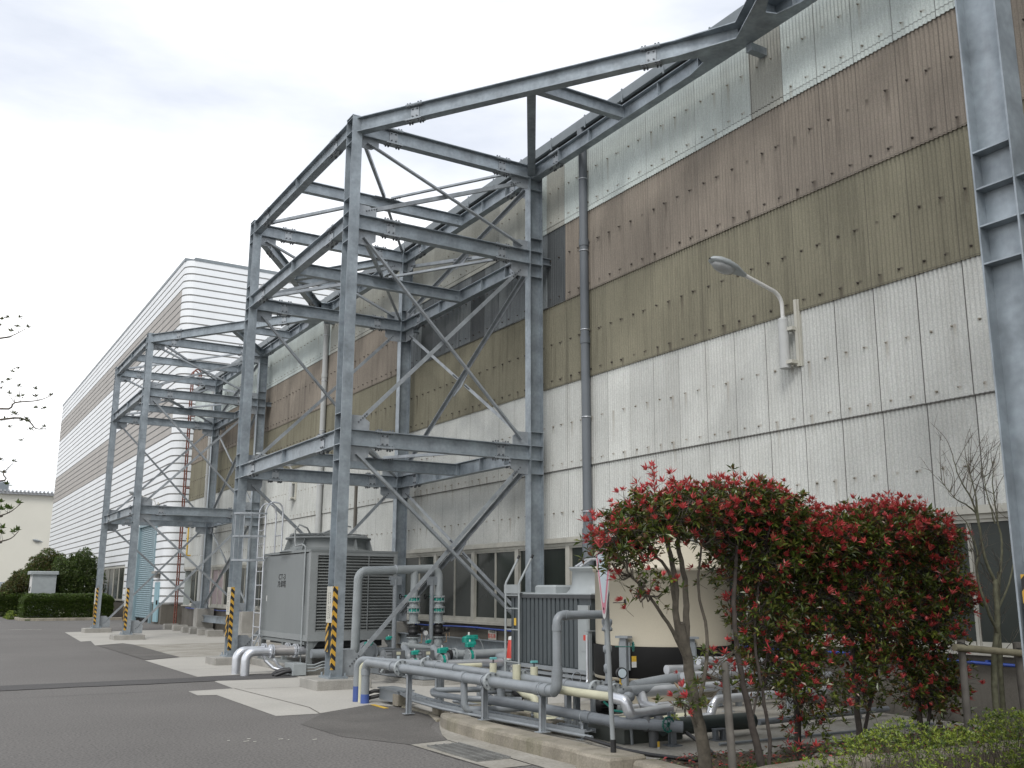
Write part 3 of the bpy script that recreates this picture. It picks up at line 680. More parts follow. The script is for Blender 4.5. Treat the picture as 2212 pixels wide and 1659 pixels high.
wd_ = MB(); wd_.box(wx-.0, wx+.08, 58.4, 58.55, 1.0, 2.9); wd_.box(wx-.0, wx+.08, 65.25, 65.4, 1.0, 2.9); wd_.box(wx-.0, wx+.08, 58.55, 65.25, .98, 1.08); wd_.box(wx-.0, wx+.08, 58.55, 65.25, 2.8, 2.9)
for y in (60.2, 61.9, 63.6): wd_.box(wx+.0, wx+.08, y-.05, y+.05, 1.08, 2.8)
wo = wd_.build('window', BEIGE, wh)
b = MB()
for (p, q) in ((58.55, 60.15), (60.25, 61.85), (61.95, 63.55), (63.65, 65.25)): b.box(wx+.04, wx+.05, p, q, 1.08, 2.8)
b.build('pane', GLASS, wo)
b = MB(); b.box(wx-.05, wx+.02, 49.0, 49.9, .1, 1.95)
dr = b.build('door', DOORB, wh)
b = MB(); b.box(wx-.09, wx-.05, 49.05, 49.2, .9, 1.1); b.build('handle', TBLK, dr)
b = MB(); b.box(wx-.30, wx-.05, 48.95, 49.65, 2.35, 2.47); b.box(wx-.22, wx-.05, 49.1, 49.5, 2.15, 2.35); b.build('meter_box', CONC, wh)
# red-brown roof ladder at the end of the factory
ld = thing('roof_ladder', 'tall rusty red-brown ladder with hooped top at the far end of the factory wall', 'ladder', (10.45, 46.5, 0))
b = MB()
for y in (46.32, 46.72):
    b.tube(route([(10.45, y, 0), (10.45, y, 11.75), (10.62, y, 11.95), (10.8, y, 11.75), (10.8, y, 11.0)], .12), .032, 8)
b.build('rail', RUST, ld)
b = MB(); z = .3
while z < 11.4: b.cyl((10.45, 46.32, z), (10.45, 46.72, z), .016, 6); z += .3
islands(b, 'rung', RUST, ld)
b = MB()
for z in (2.0, 6.2, 9.6): b.bar((10.45, 46.3, z), (10.66, 46.3, z), .04, .04, (0, 0, 1)); b.bar((10.45, 46.3, z), (10.45, 45.6, z), .04, .04, (0, 0, 1))
islands(b, 'wall_bracket', RUST, ld)
t = thing('handrail', 'small ochre yellow handrail frame on the factory wall beside the rusty ladder', 'handrail', (10.5, 45.5, 3.0))
b = MB(); b.tube(route([(10.62, 45.9, 4.75), (10.45, 45.9, 4.75), (10.45, 45.15, 4.75), (10.45, 45.15, 3.1), (10.62, 45.15, 3.1)], .06), .035, 8); b.build('rail', YELP, t)

# ------------------------------------------------------------------ far cream building
fb = thing('cream_warehouse', 'plain cream warehouse at the end of the road with corrugated eave', 'warehouse', (-5, 112, 0))
b = MB(); b.box(-40, 13.6, 110, 140, 0, 11.0); b.build('wall', CRB, fb)
b = MB(); b.box(-40.3, 13.8, 109.6, 140.3, 11.0, 11.25)
for i in range(150): x = 13.6-i*.36; b.cyl((x, 109.4, 11.32), (x, 109.7, 11.32), .11, 6)
b.build('eave', mk('grey_roof_sheet', (.33, .34, .35), rough=.6), fb)
b = MB(); b.cyl((12.9, 109.85, 0), (12.9, 109.85, 10.9), .12, 10)
for z in (3, 5, 7, 9, 10.5): b.cyl((12.9, 109.85, z), (12.9, 109.85, z+.15), .18, 10)
b.build('downpipe', CRB, fb)
b = MB(); b.box(-40, 10.6, 109.9, 109.97, 0, 2.3); b.build('base_panel', mk('faded_blue_panel', (.33, .38, .42), rough=.7, var=.1, streak=.5, sscale=2, stain=(.36, .28, .22)), fb)
b = MB(); b.cyl((7.0, 116, 11.2), (7.0, 116, 12.6), .9, 20); b.cyl((7.0, 116, 12.6), (7.0, 116, 12.8), .9, 20, .3); b.build('roof_vent', GUT, fb)
fl_ = wall_lamp('far small lamp sticking out of the cream warehouse wall', 12.2, 110.2, 4.4, along=False); fl_.scale = (1.5, 1.5, 1.5)

# ------------------------------------------------------------------ galvanised steel tower frames
XF, XB, YA, SP = 6.24, 10.26, 16.0, 6.22
LV = (4.39, 8.43, 10.30); HB = .29; BW = .17
FT, WT = .16, .86       # tops of the front footings and wall pedestals
G = MATS['galvanised_steel']
def stiff_front(b, x, y, z):     # plate between the flanges of a front column (flanges face +-Y)
    b.box(x-.10, x-.006, y-.135, y+.135, z-.006, z+.006); b.box(x+.006, x+.10, y-.135, y+.135, z-.006, z+.006)
def stiff_wall(b, x, y, z):
    b.box(x-.135, x+.135, y-.10, y-.006, z-.006, z+.006); b.box(x-.135, x+.135, y+.006, y+.10, z-.006, z+.006)
def splice(p, ax, web, h=HB, b_=BW):
    """bolted joint: cover plates on web and flanges"""
    b = MB(); p = Vector(p); ax = Vector(ax).normalized(); u = Vector(web); s = ax.cross(u).normalized()
    for sg_ in (-1, 1):
        q = p+s*sg_*.013
        b.bar(q-ax*.085, q+ax*.085, h*.66, .012, u)
        for i in (-.045, .045):
            for j in ((-.07, .07) if h < .25 else (-.075, .075)): b.bolt(q+ax*i+u*j+s*sg_*.006, s*sg_, .017, .024, 1)
        q = p+u*sg_*(h/2+.006)
        b.bar(q-ax*.17, q+ax*.17, b_, .012, s)
        if sg_ > 0 or True:
            q2 = p+u*sg_*(h/2-.019)
            for t_ in (-1, 1): b.bar(q2+s*t_*.052-ax*.17, q2+s*t_*.052+ax*.17, .05, .01, s)
        for i in (-.14, -.085, .085, .14):
            for j in (-.05, .05): b.bolt(q+ax*i+s*j+u*sg_*.006, u*sg_, .017, .034, 1)
            for j in (-.05, .05): b.bolt(q+ax*i+s*j-u*sg_*.032, -u*sg_, .013, .014, 1)
    return b
def angle(b, p0, p1, nrm, wd=.075, th=.009, flip=1):
    """L-section brace: one leg lies against plane with normal nrm"""
    p0 = Vector(p0); p1 = Vector(p1); d = (p1-p0).normalized(); n = Vector(nrm).normalized(); s = d.cross(n).normalized()*flip
    b.bar(p0, p1, wd, th, s)
    b.bar(p0+s*(wd/2-th/2)+n*wd/2, p1+s*(wd/2-th/2)+n*wd/2, wd, th, n)
def brace(p0, p1, nrm, root, gus=.34, wd=.075, flip=1, both=True, name='brace'):
    p0 = Vector(p0); p1 = Vector(p1); d = (p1-p0).normalized(); b = MB()
    angle(b, p0, p1, nrm, wd, flip=flip)
    n = Vector(nrm).normalized()
    for q, s_ in ((p0, 1), (p1, -1)):
        for i in range(5): b.bolt(q+d*s_*(.04+.055*i)-n*.004, -n, .015, .026, 1)
    return b.build(name, [GALVD, BOLTD], root)
def gusset(b, c, a1, a2, n, w_=.42, h_=.29):
    """plate in a corner: from c along a1 (w_) and along a2 (h_)"""
    c = Vector(c); a1 = Vector(a1); a2 = Vector(a2)
    b.prism([c, c+a1*w_, c+a1*w_+a2*h_*.62, c+a1*w_*.62+a2*h_, c+a2*h_], Vector(n)*.010)

def tower(label, org, grp, full=True):
    xf, xb, ya, yb = XF, XB, YA, YA+SP
    t = thing('steel_tower_frame', label, 'steel frame', org, grp)
    # columns
    for y in (ya, yb):
        b = MB(); b.hbeam((xf, y, FT+.03), (xf, y, LV[2]+.03), (0, 1, 0), .30, .20)
        for L in LV:
            for z in ((L+.27, L-.006, L-HB+.006, L-HB-.27) if L < 10 else (L-.006, L-HB+.006, L-HB-.20)): stiff_front(b, xf, y, z)
        b.box(xf-.105, xf+.105, y-.155, y+.155, LV[2]+.03, LV[2]+.045)
        b.box(xf-.17, xf+.17, y-.24, y+.24, FT, FT+.03)
        for i in (-.13, .13):
            for j in (-.2, .2): b.cyl((xf+i, y+j, FT+.03), (xf+i, y+j, FT+.09), .016, 6)
        b.build('column', G, t)
        b = MB(); b.cbox(xf-.44, xf+.52, y-.42, y+.40, -.02, FT, .012); b.build('footing', CONC, t)
        b = MB(); b.hbeam((xb, y, WT), (xb, y, LV[2]+.02), (1, 0, 0), .30, .20)
        for L in LV:
            for z in ((L+.27, L-.006, L-HB+.006, L-HB-.27) if L < 10 else (L-.006, L-HB+.006, L-HB-.24)): stiff_wall(b, xb, y, z)
        b.box(xb-.2, xb+.2, y-.15, y+.15, WT-.0, WT+.02)
        b.build('column', G, t)
        b = MB(); b.cbox(xb-.32, xb+.34, y-.30, y+.30, -.02, WT, .012); b.build('pedestal', CONC, t)
        # short brackets into the wall
        b = MB()
        for L in LV[1:2]: b.hbeam((xb+.15, y, L-HB/2-.02), (XW-.02, y, L-HB/2-.02), (0, 0, 1), .15, .12)
        islands(b, 'wall_bracket', G, t)
    ym = (ya+yb)/2
    # beams
    for L in LV:
        zc = L-HB/2
        for y in (ya, yb):
            b = MB(); b.hbeam((xf+.006, y, zc), (xb-.15, y, zc), (0, 0, 1), HB, BW); b.build('beam', G, t)
            for x in (xf+.80, xb-.78): splice((x, y, zc), (1, 0, 0), (0, 0, 1)).build('splice_plate', [GALVD, BOLTD], t)
        b = MB(); b.hbeam((xf, ya+.15, zc), (xf, yb-.15, zc), (0, 0, 1), HB, BW); b.box(xf+.006, xf+.08, ym-.005, ym+.005, L-HB+.013, L-.013); b.box(xf-.08, xf-.006, ym-.005, ym+.005, L-HB+.013, L-.013); b.build('beam', G, t)
        for y in (ya+.95, yb-.95): splice((xf, y, zc), (0, 1, 0), (0, 0, 1)).build('splice_plate', [GALVD, BOLTD], t)
        b = MB(); b.hbeam((xb, ya+.006, zc), (xb, yb-.006, zc), (0, 0, 1), HB, BW)
        for k in range(1, 6): b.box(xb-.08, xb-.006, ya+k*SP/6-.005, ya+k*SP/6+.005, L-HB+.013, L-.013)
        b.build('beam', G, t)
        for y in (ya+.85, yb-.85): splice((xb, y, zc), (0, 1, 0), (0, 0, 1)).build('splice_plate', [GALVD, BOLTD], t)
        b = MB(); b.hbeam((xf+.09, ym, L-.155), (xb-.09, ym, L-.155), (0, 0, 1), .26, .14)
        for j in (-.08, 0, .08): b.bolt((xb-.16, ym-.006, L-.155+j), (0, -1, 0), .014, .02)
        b.build('secondary_beam', G, t)
        # plan bracing in the floor level
        zz = L-.045; cx_, cy_ = (xf+xb)/2, ym
        b = MB(); b.prism([(cx_-.30, cy_-.13, zz), (cx_+.30, cy_-.13, zz), (cx_+.30, cy_+.13, zz), (cx_-.30, cy_+.13, zz)], (0, 0, .01)); islands(b, 'gusset', GALVD, t)
        for (x, y) in ((xf+.16, ya+.2), (xb-.2, ya+.16), (xf+.16, yb-.2), (xb-.2, yb-.16)):
            p = Vector((x, y, zz-.012)); q = Vector((cx_, cy_, zz-.012)); q = q+(p-q).normalized()*.14
            brace(p, q, (0, 0, 1), t, wd=.065, name='plan_brace')
    # vertical bracing planes
    def plane_xz(y):
        b = MB(); n = (0, 1, 0)
        cf, cw = xf+.10, xb-.15
        for (za, zb_, base) in ((FT+.03, LV[0]-HB, 1), (LV[0], LV[1]-HB, 0), (LV[1], LV[2]-HB, 0)):
            gh = .27 if zb_-za > 2.5 else .22
            gusset(b, (cf, y, zb_), (1, 0, 0), (0, 0, -1), n, .40, gh); gusset(b, (cw, y, zb_), (-1, 0, 0), (0, 0, -1), n, .40, gh)
            gusset(b, (cf, y, za), (1, 0, 0), (0, 0, 1), n, .40, gh+(.15 if base else 0))
            zw = WT+.02 if base else za
            gusset(b, (cw, y, zw), (-1, 0, 0), (0, 0, 1), n, .36, gh)
            brace((cf+.16, y-.012, zb_-gh*.45), (cw-.16, y-.012, zw+gh*.45), (0, -1, 0), t)
            brace((cf+.16, y+.012, za+gh*.45), (cw-.16, y+.012, zb_-gh*.45), (0, 1, 0), t, flip=-1)
        islands(b, 'gusset', GALVD, t)
    plane_xz(ya); plane_xz(yb)
    b = MB(); n = (1, 0, 0)
    for (za, zb_) in ((WT+.02, LV[0]-HB), (LV[0], LV[1]-HB), (LV[1], LV[2]-HB)):
        for y, s_ in ((ya+.08, 1), (yb-.08, -1)):
            gusset(b, (xb, y, zb_), (0, s_, 0), (0, 0, -1), n, .44, .27); gusset(b, (xb, y, za), (0, s_, 0), (0, 0, 1), n, .44, .27)
        zc, h_ = (za+zb_)/2, .16
        gz = (zb_-za)/SP
        b.prism([(xb, ym-.34, zc+.34*gz+.09), (xb, ym-.34, zc+.34*gz-.07), (xb, ym-.05, zc-.12), (xb, ym+.34, zc-.34*gz-.09), (xb, ym+.34, zc-.34*gz+.07), (xb, ym+.05, zc+.12)], (.01, 0, 0))
        brace((xb-.012, ya+.28, zb_-.14), (xb-.012, yb-.28, za+.14), (-1, 0, 0), t)
        m1 = Vector((xb+.012, ym-.16, zc-.16*gz)); m2 = Vector((xb+.012, ym+.16, zc+.16*gz))
        brace((xb+.012, ya+.28, za+.14), m1, (1, 0, 0), t); brace(m2, (xb+.012, yb-.28, zb_-.14), (1, 0, 0), t)
    islands(b, 'gusset', GALVD, t)
    b = MB(); b.hbeam((xb-.05, ya+.3, .48), (xb-.05, yb-.3, .48), (0, 0, 1), .26, .16); b.build('base_beam', G, t)
    # hazard boards on the two front columns
    for y in (ya, yb):
        b = MB()
        b.box(xf-.106, xf-.035, y-.158, y-.152, .30, 1.66, 0); b.box(xf-.108, xf-.102, y-.158, y-.10, .30, 1.66, 0)
        b.box(xf-.110, xf-.103, y+.03, y+.15, .58, 1.06, 0)
        b.box(xf-.112, xf-.103, y-.11, y+.15, 1.06, 1.66, 1)
        rq = random.Random(int(y*7))
        for (zq, zr) in ((1.56, 1.38), (1.33, 1.12)):
            for yy in (y-.02, y+.06):
                z = zq
                while z > zr: hh = .012+rq.random()*.02; b.box(xf-.114, xf-.112, yy-.008, yy+.008, z-hh, z, 2); z -= hh+.012
        b.build('hazard_board', [HAZ, OFFW, TBLK], t)
    KIDS[t.name] = children(t)
    return t
tw = tower('tall galvanised steel tower frame bolted up over the big grey cooling tower', (XF, YA, 0), 'galvanised tower frames along the hall')
t2 = copy_tree(tw, (0, 18.55, 0)); t2['label'] = 'distant galvanised tower frame standing before the white ribbed hall and blue shutter'
t3 = copy_tree(tw, (0, -18.58, 0))
for o in [c for c in bpy.data.objects if c.parent is t3 and c.name.startswith('hazard_board')]: bpy.data.objects.remove(o)
y_ = YA-18.58+SP; b = MB(); b.box(XF-.112, XF-.105, y_-.158, y_+.10, .30, 1.71); b.box(XF-.105, XF-.03, y_-.160, y_-.153, .30, 1.71); b.build('hazard_board', HAZ, t3)
t3['label'] = 'nearest steel frame, its big column cut by the right edge'

# roof-level trusses that link the towers along the hall
def link(label, ya_, yb_, org):
    t = thing('roof_level_truss', label, 'steel truss', org, 'trusses linking the tower frames')
    L = LV[2]; zc = L-HB/2; ym = (ya_+yb_)/2; xt = XB
    b = MB(); b.hbeam((xt, ya_+.10, zc), (xt, yb_-.10, zc), (0, 0, 1), HB, BW)
    n = int((yb_-ya_)/1.0)
    for k in range(1, n): b.box(xt-.08, xt-.006, ya_+k*(yb_-ya_)/n-.005, ya_+k*(yb_-ya_)/n+.005, L-HB+.013, L-.013)
    b.build('beam', G, t)
    for y in (ya_+.85, yb_-.85): splice((xt, y, zc), (0, 1, 0), (0, 0, 1)).build('splice_plate', [GALVD, BOLTD], t)
    for y0, s_ in ((ya_, 1), (yb_, -1)):
        p0 = Vector((XF+.06, y0+s_*.12, zc)); p1 = Vector((xt-.06, ym-s_*.10, zc)); d = (p1-p0).normalized()
        b = MB(); b.hbeam(p0, p1-d*.98, (0, 0, 1), HB, BW); b.build('diagonal_beam', G, t)
        for f in (.17, .80): splice(p0+(p1-p0)*f, d, (0, 0, 1)).build('splice_plate', [GALVD, BOLTD], t)
        m_ = p0+(p1-p0)*.5
        b = MB(); b.hbeam(m_+Vector((.10, 0, 0)), (xt-.09, m_.y, zc), (0, 0, 1), .24, .14); b.build('secondary_beam', G, t)
        b = MB(); b.hbeam(m_+Vector((.03, -s_*.08, .0)), (xt-.12, y0+s_*.10, zc), (0, 0, 1), .2, .16); b.build('secondary_beam', G, t)
    # haunch where the diagonals meet the wall beam
    b = MB(); dd = Vector((XB-XF-.12, (yb_-ya_)/2-.22, 0)).normalized(); half = []
    for s_ in (-1, 1):
        d = Vector((dd.x, -s_*dd.y, 0)); p1 = Vector((xt-.06, ym+s_*.10, 0)); q = p1-d*1.0; n_ = Vector((-d.y, d.x, 0)); n_ = n_ if n_.x > 0 else -n_
        half.append([q+n_*.085, q-n_*.085]); b.bar(q+Vector((0, 0, zc)), p1+Vector((0, 0, zc)), HB-.026, .012, (0, 0, 1))
    lo, hi = half
    for z in (L-.0055, L-HB+.0055):
        pts = [(xt+.088, ym+1.2), (xt-.088, ym+1.2), (xt-.17, ym+.80), (xt-.34, ym+.74), (hi[0].x, hi[0].y), (hi[1].x, hi[1].y), (xt-.22, ym), (lo[1].x, lo[1].y), (lo[0].x, lo[0].y), (xt-.34, ym-.74), (xt-.17, ym-.80), (xt-.088, ym-1.2), (xt+.088, ym-1.2)]
        b.prism([(x, y, z) for x, y in pts], (0, 0, .017))
    b.box(xt-.3, xt-.006, ym+.62, ym+.632, L-HB+.016, L-.016); b.box(xt-.3, xt-.006, ym-.632, ym-.62, L-HB+.016, L-.016)
    b.build('haunch_plate', G, t)
    b = MB(); b.box(xt+.05, XW-.04, ym-.06, ym+.06, L-HB-.14, L-HB-.01); islands(b, 'wall_bracket', G, t)
    return t
link('far roof level truss between the middle and distant tower frames', YA+SP, YA+18.55, (XB, YA+SP+6, LV[2]))
link('near roof level truss running up to the top edge above the brown cladding', YA-18.58+SP, YA, (XB, 10, LV[2]))

# ------------------------------------------------------------------ large cooling tower
ct = thing('cooling_tower', 'large grey square cooling tower with black lettering and louvred side under the steel frame', 'cooling tower', (7.63, 20.15, 0))
x0, x1, y0, y1, zb, ztp = 6.71, 8.55, 18.62, 21.70, .685, 2.355
b = MB(); b.box(x0, x0+.012, y0+.10, y1-.02, zb+.05, ztp-.03); b.build('side_panel', CTG, ct)
b = MB()
b.box(x0-.012, x0+.12, y0-.012, y0+.10, zb, ztp-.01); b.box(x1-.06, x1+.012, y0-.012, y0+.10, zb, ztp-.01); b.box(x0-.01, x0+.1, y1-.02, y1+.03, zb, ztp-.02)
b.box(x0+.12, x1-.06, y0-.012, y0+.05, ztp-.08, ztp-.012); b.box(x0+.12, x1-.06, y0-.012, y0+.05, zb, zb+.12)
b.box(x0-.02, x1+.02, y0-.025, y1+.03, zb-.06, zb+.0); b.box(x0-.015, x0-.0, y0+.1, y1, zb+.0, zb+.05)
b.box(x1-.01, x1, y0+.1, y1, zb, ztp-.02); b.box(x0, x1, y1+.0, y1+.02, zb, ztp-.02)
b.build('casing', CTL, ct)
b = MB(); b.box(x0+.12, x1-.06, y0+.09, y0+.10, zb+.12, ztp-.08); b.build('louvre_interior', LOUVI, ct)  # dark sheet behind the slats, stands in for the shaded inside
b = MB(); n = 25
for i in range(n):
    z = zb+.15+(ztp-.10-zb-.15)*i/(n-1)
    b.prism([(x0+.12, y0+.0, z-.026), (x1-.06, y0+.0, z-.026), (x1-.06, y0+.06, z+.022), (x0+.12, y0+.06, z+.022)], (0, 0, .006), 0)
for x in (x0+.12+.01, x0+1.22): b.box(x-.008, x+.008, y0-.016, y0-.004, zb+.12, ztp-.08, 1)
b.build('louvre_panel', [LOUV, CTL], ct)
b = MB(); b.box(x0-.02, x1+.02, y0-.02, y1+.03, ztp-.012, ztp+.03); b.prism([(x0+.0, y0+.55, ztp+.03), (x1, y0+.55, ztp+.03), (x1, y1-.4, ztp+.03), (x0, y1-.4, ztp+.03)], (0, 0, .02)); b.build('top_deck', CTG, ct)
b = MB(); cc = (x0+.92, 20.15, 0)
b.lathe(cc, [(1.03, ztp+.03), (.97, ztp+.06), (.86, ztp+.09), (.83, ztp+.15), (.83, ztp+.25), (.87, ztp+.30), (.91, ztp+.305), (.91, ztp+.34), (.86, ztp+.34), (.81, ztp+.28), (.80, ztp+.1)], 40)
for k in range(10):
    t = 2*math.pi*k/10; c_, s_ = math.cos(t), math.sin(t); q = Vector((c_, s_, 0))
    b.prism([Vector(cc)+q*.83+Vector((0, 0, ztp+.1)), Vector(cc)+q*.98+Vector((0, 0, ztp+.06)), Vector(cc)+q*.90+Vector((0, 0, ztp+.30)), Vector(cc)+q*.83+Vector((0, 0, ztp+.30))], Vector((-s_, c_, 0))*.01)
b.build('fan_stack', CTG, ct)
b = MB()
for z in (.0,):
    for rr_ in (.25, .5, .7, .82): b.torus((cc[0], cc[1], ztp+.40), (0, 0, 1), rr_, .008, 28, 4)
for k in range(12):
    t = math.pi*k/12; q = Vector((math.cos(t), math.sin(t), 0))*.84; p = Vector((cc[0], cc[1], ztp+.37)); b.cyl(p-q, p+q, .007, 5)
b.cyl((cc[0], cc[1], ztp+.2), (cc[0], cc[1], ztp+.48), .12, 14); b.box(cc[0]-.82, cc[0]+.82, cc[1]-.05, cc[1]+.05, ztp+.38, ztp+.42)
b.build('fan_guard', CTL, ct)
b = MB()
b.tube(route([(x0-.02, 18.95, 1.3), (x0-.02, 18.92, 2.46), (x0-.03, 19.1, 2.50), (x0-.02, 19.55, 2.48), (x0-.02, 19.6, 2.72)], .08), .016, 8)
b.tube([(x0+.33, 19.6, ztp+.35), (x0+.2, 19.5, ztp+.50), (x0+.05, 19.55, ztp+.57), (x0-.02, 19.6, ztp+.46), (x0-.02, 19.6, ztp+.2)], .018, 8)
b.tube([(x0+.45, 19.7, ztp+.35), (x0+.65, 19.4, ztp+.46), (x0+.87, 19.3, ztp+.57), (x0+1.1, 19.35, ztp+.55)], .018, 8)
b.build('conduit', CTL, ct)
b = MB(); b.cyl((x0-.03, y0+.28, .15), (x0-.03, y0+.28, 2.46), .014, 8); b.build('drop_conduit', PIPEL, ct)
b = MB()
for (x, y) in ((x0+.06, y0+.05), (x1-.06, y0+.05), (x0+.06, y1-.1), (x1-.06, y1-.1), (x0+.06, (y0+y1)/2)):
    b.box(x-.05, x+.05, y-.05, y+.05, .16, zb-.06)
for (x, s_) in ((x0+.11, 1), (x1-.11, -1)): b.prism([(x, y0+.02, zb-.06), (x+s_*.12, y0+.02, zb-.06), (x, y0+.02, zb-.22)], (0, .01, 0))
b.box(x0-.02, x1+.02, y0-.02, y0+.10, .14, .20); b.box(x0-.02, x0+.08, y0+.1, y1, .14, .20)
b.box(x0-.0, x0+.08, y0+.2, y1-.2, .55, .61)
islands(b, 'support_frame', CTG, ct)
b = MB(); b.prism([(x0+.15, y0+.3, .55), (x1-.15, y0+.3, .55), (x1-.15, y1-.3, .55), (x0+.15, y1-.3, .55)], (0, 0, .12)); b.cyl((x0+.1, 20.5, .36), (x1, 20.5, .36), .09, 12); b.build('basin', DGREY, ct)
b = MB(); b.cbox(x0-.12, x1+.12, y0-.12, y1+.1, 0, .14, .012); b.build('base_slab', CONC, ct)
text('CT-3', .16, (x0-.002, 20.35, 1.865), FX, TBLK, ct, sx=1.35)
text('冷却塔', .155, (x0-.002, 20.35, 1.71), FX, TBLK, ct, sx=1.15)
b = MB(); b.box(x0-.004, x0-.002, 21.3, 21.35, 1.36, 1.48); b.build('label_plate', WHT, ct)
# caged ladder
cl = thing('caged_ladder', 'galvanised ladder with safety cage at the left end of the large cooling tower', 'ladder', (6.62, 21.66, 0))
b = MB()
for y in (21.42, 21.90):
    b.tube(route([(6.62, y, .30), (6.62, y, 3.36), (6.72, y, 3.54), (6.95, y-.03, 3.50), (7.0, y-.03, 3.3), (7.0, y-.03, 2.40)], .12), .017, 8)
b.cyl((7.0, 21.39, 2.8), (7.0, 21.87, 2.8), .012, 6)
b.build('rail', SILV, cl)
b = MB(); z = .5
while z < 3.3: b.cyl((6.62, 21.42, z), (6.62, 21.90, z), .012, 6); z += .3
islands(b, 'rung', SILV, cl)
b = MB()
for z in (2.24, 2.76, 3.26):
    pts = [Vector((6.62-.64*math.sin(t)**.8 if 0 < t < math.pi else 6.62, 21.66-.34*math.cos(t), z)) for t in [math.pi*i/14 for i in range(15)]]
    for i in range(14): b.bar(pts[i], pts[i+1], .038, .005, (0, 0, 1))
for t in (.45, 1.0, 1.57, 2.14, 2.7):
    p = Vector((6.62-.64*math.sin(t)**.8, 21.66-.34*math.cos(t), 2.24)); b.bar(p, p+Vector((0, 0, 1.03)), .022, .005, (math.cos(t), math.sin(t), 0))
b.build('safety_cage', GALVD, cl)
b = MB()
for z in (.62, 2.3): b.bar((6.62, 21.45, z), (6.74, 21.45, z), .03, .03, (0, 0, 1)); b.bar((6.62, 21.88, z), (6.74, 21.66, z), .03, .03, (0, 0, 1))
b.bar((6.62, 21.42, .66), (6.40, 21.42, .16), .03, .03, (0, 1, 0)); b.build('stay', GALVD, cl)

def flange(b, p, d, r, th=.018, n=20, bolts_=8, m=0, mb=0):
    p = Vector(p); d = Vector(d).normalized(); b.cyl(p-d*th/2, p+d*th/2, r, n, m=m)
    a = d.orthogonal().normalized(); c = d.cross(a)
    for k in range(bolts_):
        t = 2*math.pi*(k+.5)/bolts_; q = p+(a*math.cos(t)+c*math.sin(t))*r*.84
        b.cyl(q-d*(th/2+.014), q+d*(th/2+.014), r*.075+.003, 6, m=mb)
def run(name, label, cat, pts, r, m, rad=.12, group=None, fl=(), cou=(), sup=(), n=14, mf=None, fr=1.75):
    """a pipe run that moves as one: pipe + flanges + couplings + supports, each its own part"""
    P = [Vector(p) for p in pts]; base = P[0].copy(); base.z = 0
    t = thing(name, label, cat, base, group)
    b = MB(); b.tube(route(P, rad), r, n); b.build('pipe', m, t)
    for (p, d) in fl:
        b = MB(); d = Vector(d).normalized(); p = Vector(p); flange(b, p-d*.011, d, r*fr, .022, mb=1); flange(b, p+d*.011, d, r*fr, .022, mb=1); b.build('flange', [mf or (PIPEL if m in (PIPEG, PIPEGD) else m), BOLTD], t)
    if cou:
        b = MB()
        for (p, d) in cou:
            p = Vector(p); d = Vector(d).normalized(); b.cyl(p-d*.045, p+d*.045, r*1.14, n)
        islands(b, 'coupling', m, t)
    for (x, y, z0, z1) in sup:
        b = MB()
        for q in (-.03, .03): b.box(x+q-.003, x+q+.003, y-.022, y+.022, z0, z1)
        b.box(x-.033, x+.033, y+.018, y+.024, z0, z1); b.box(x-.07, x+.07, y-.05, y+.05, z0, z0+.008); b.box(x-.05, x+.05, y-.03, y+.03, z1-.01, z1)
        b.build('post', GALVD, t)
        b = MB(); b.torus((x, y, z1+r), (P[1]-P[0]) if False else (0, 1, 0), r+.006, .006, 18, 4); b.build('u_bolt', GALVD, t)
    return t
# silver pipes with bend into the trench
for k, (x, y, lab) in enumerate(((5.61, 18.93, 'front silver metal-clad pipe bending from the ground into the large cooling tower'), (5.57, 19.40, 'rear silver metal-clad pipe bending from the ground, just behind its twin'))):
    t = run('clad_pipe', lab, 'pipe', [(x, y, -.05), (x, y, .44), (6.9, y, .44)], .082, SILV, .16, 'silver pipes rising from the trench', n=18)
    b = MB(); flange(b, (6.08, y, .44), (1, 0, 0), .135, .02, bolts_=8); flange(b, (6.12, y, .44), (1, 0, 0), .135, .02); flange(b, (6.56, y, .44), (1, 0, 0), .135, .02); flange(b, (6.60, y, .44), (1, 0, 0), .135, .02); islands(b, 'flange', SILV, t)
    b = MB()
    for j in range(26):
        p = Vector((6.16+.015*j, y, .44)); b.torus(p, (1, 0, 0), .083, .006, 18, 4)
    b.build('bellows', mk('bellows%d' % k, (.42, .40, .38), rough=.4, metal=.6), t)
for k, y in enumerate((18.9, 19.25)):
    run('drain_hose', ('thin silver drain pipe sloping to the ground under the front silver pipe', 'thin silver drain pipe sloping down beside the first, nearer the ladder')[k], 'pipe', [(5.95+.28*k, y, .36), (5.98+.28*k, y, .28), (6.12+.22*k, y-.1, .14), (6.3+.12*k, y-.2, .08)], .032, SILV, .06, 'small drains under the silver pipes', n=10)
b = MB(); b.tube([(6.05, 18.62, .02), (6.12, 18.58, .08), (6.22, 18.54, .11), (6.34, 18.5, .12)], .045, 10); b.tube([(6.05, 18.50, .02), (6.14, 18.46, .06), (6.24, 18.44, .09), (6.34, 18.43, .10)], .035, 10)
tag(b.build('black_hose', BLK, org=(6.1, 18.55, 0)), 'short black hoses entering the small grey box before the cooling tower', 'hose')
jb = thing('junction_box', 'small grey metal junction box on the slab behind the striped column foot', 'box', (6.5, 18.6, 0))
b = MB(); b.cbox(6.35, 6.62, 18.36, 18.85, .02, .235, .01); b.build('body', PIPEL, jb)
b = MB()
for i in range(3): b.tube(route([(6.62, 18.42, .20-.055*i), (6.80, 18.42, .20-.055*i), (6.95, 18.42, .25-.055*i), (7.28, 18.5, .25-.055*i)], .1), .014, 8)
b.build('conduit', PIPEL, jb)

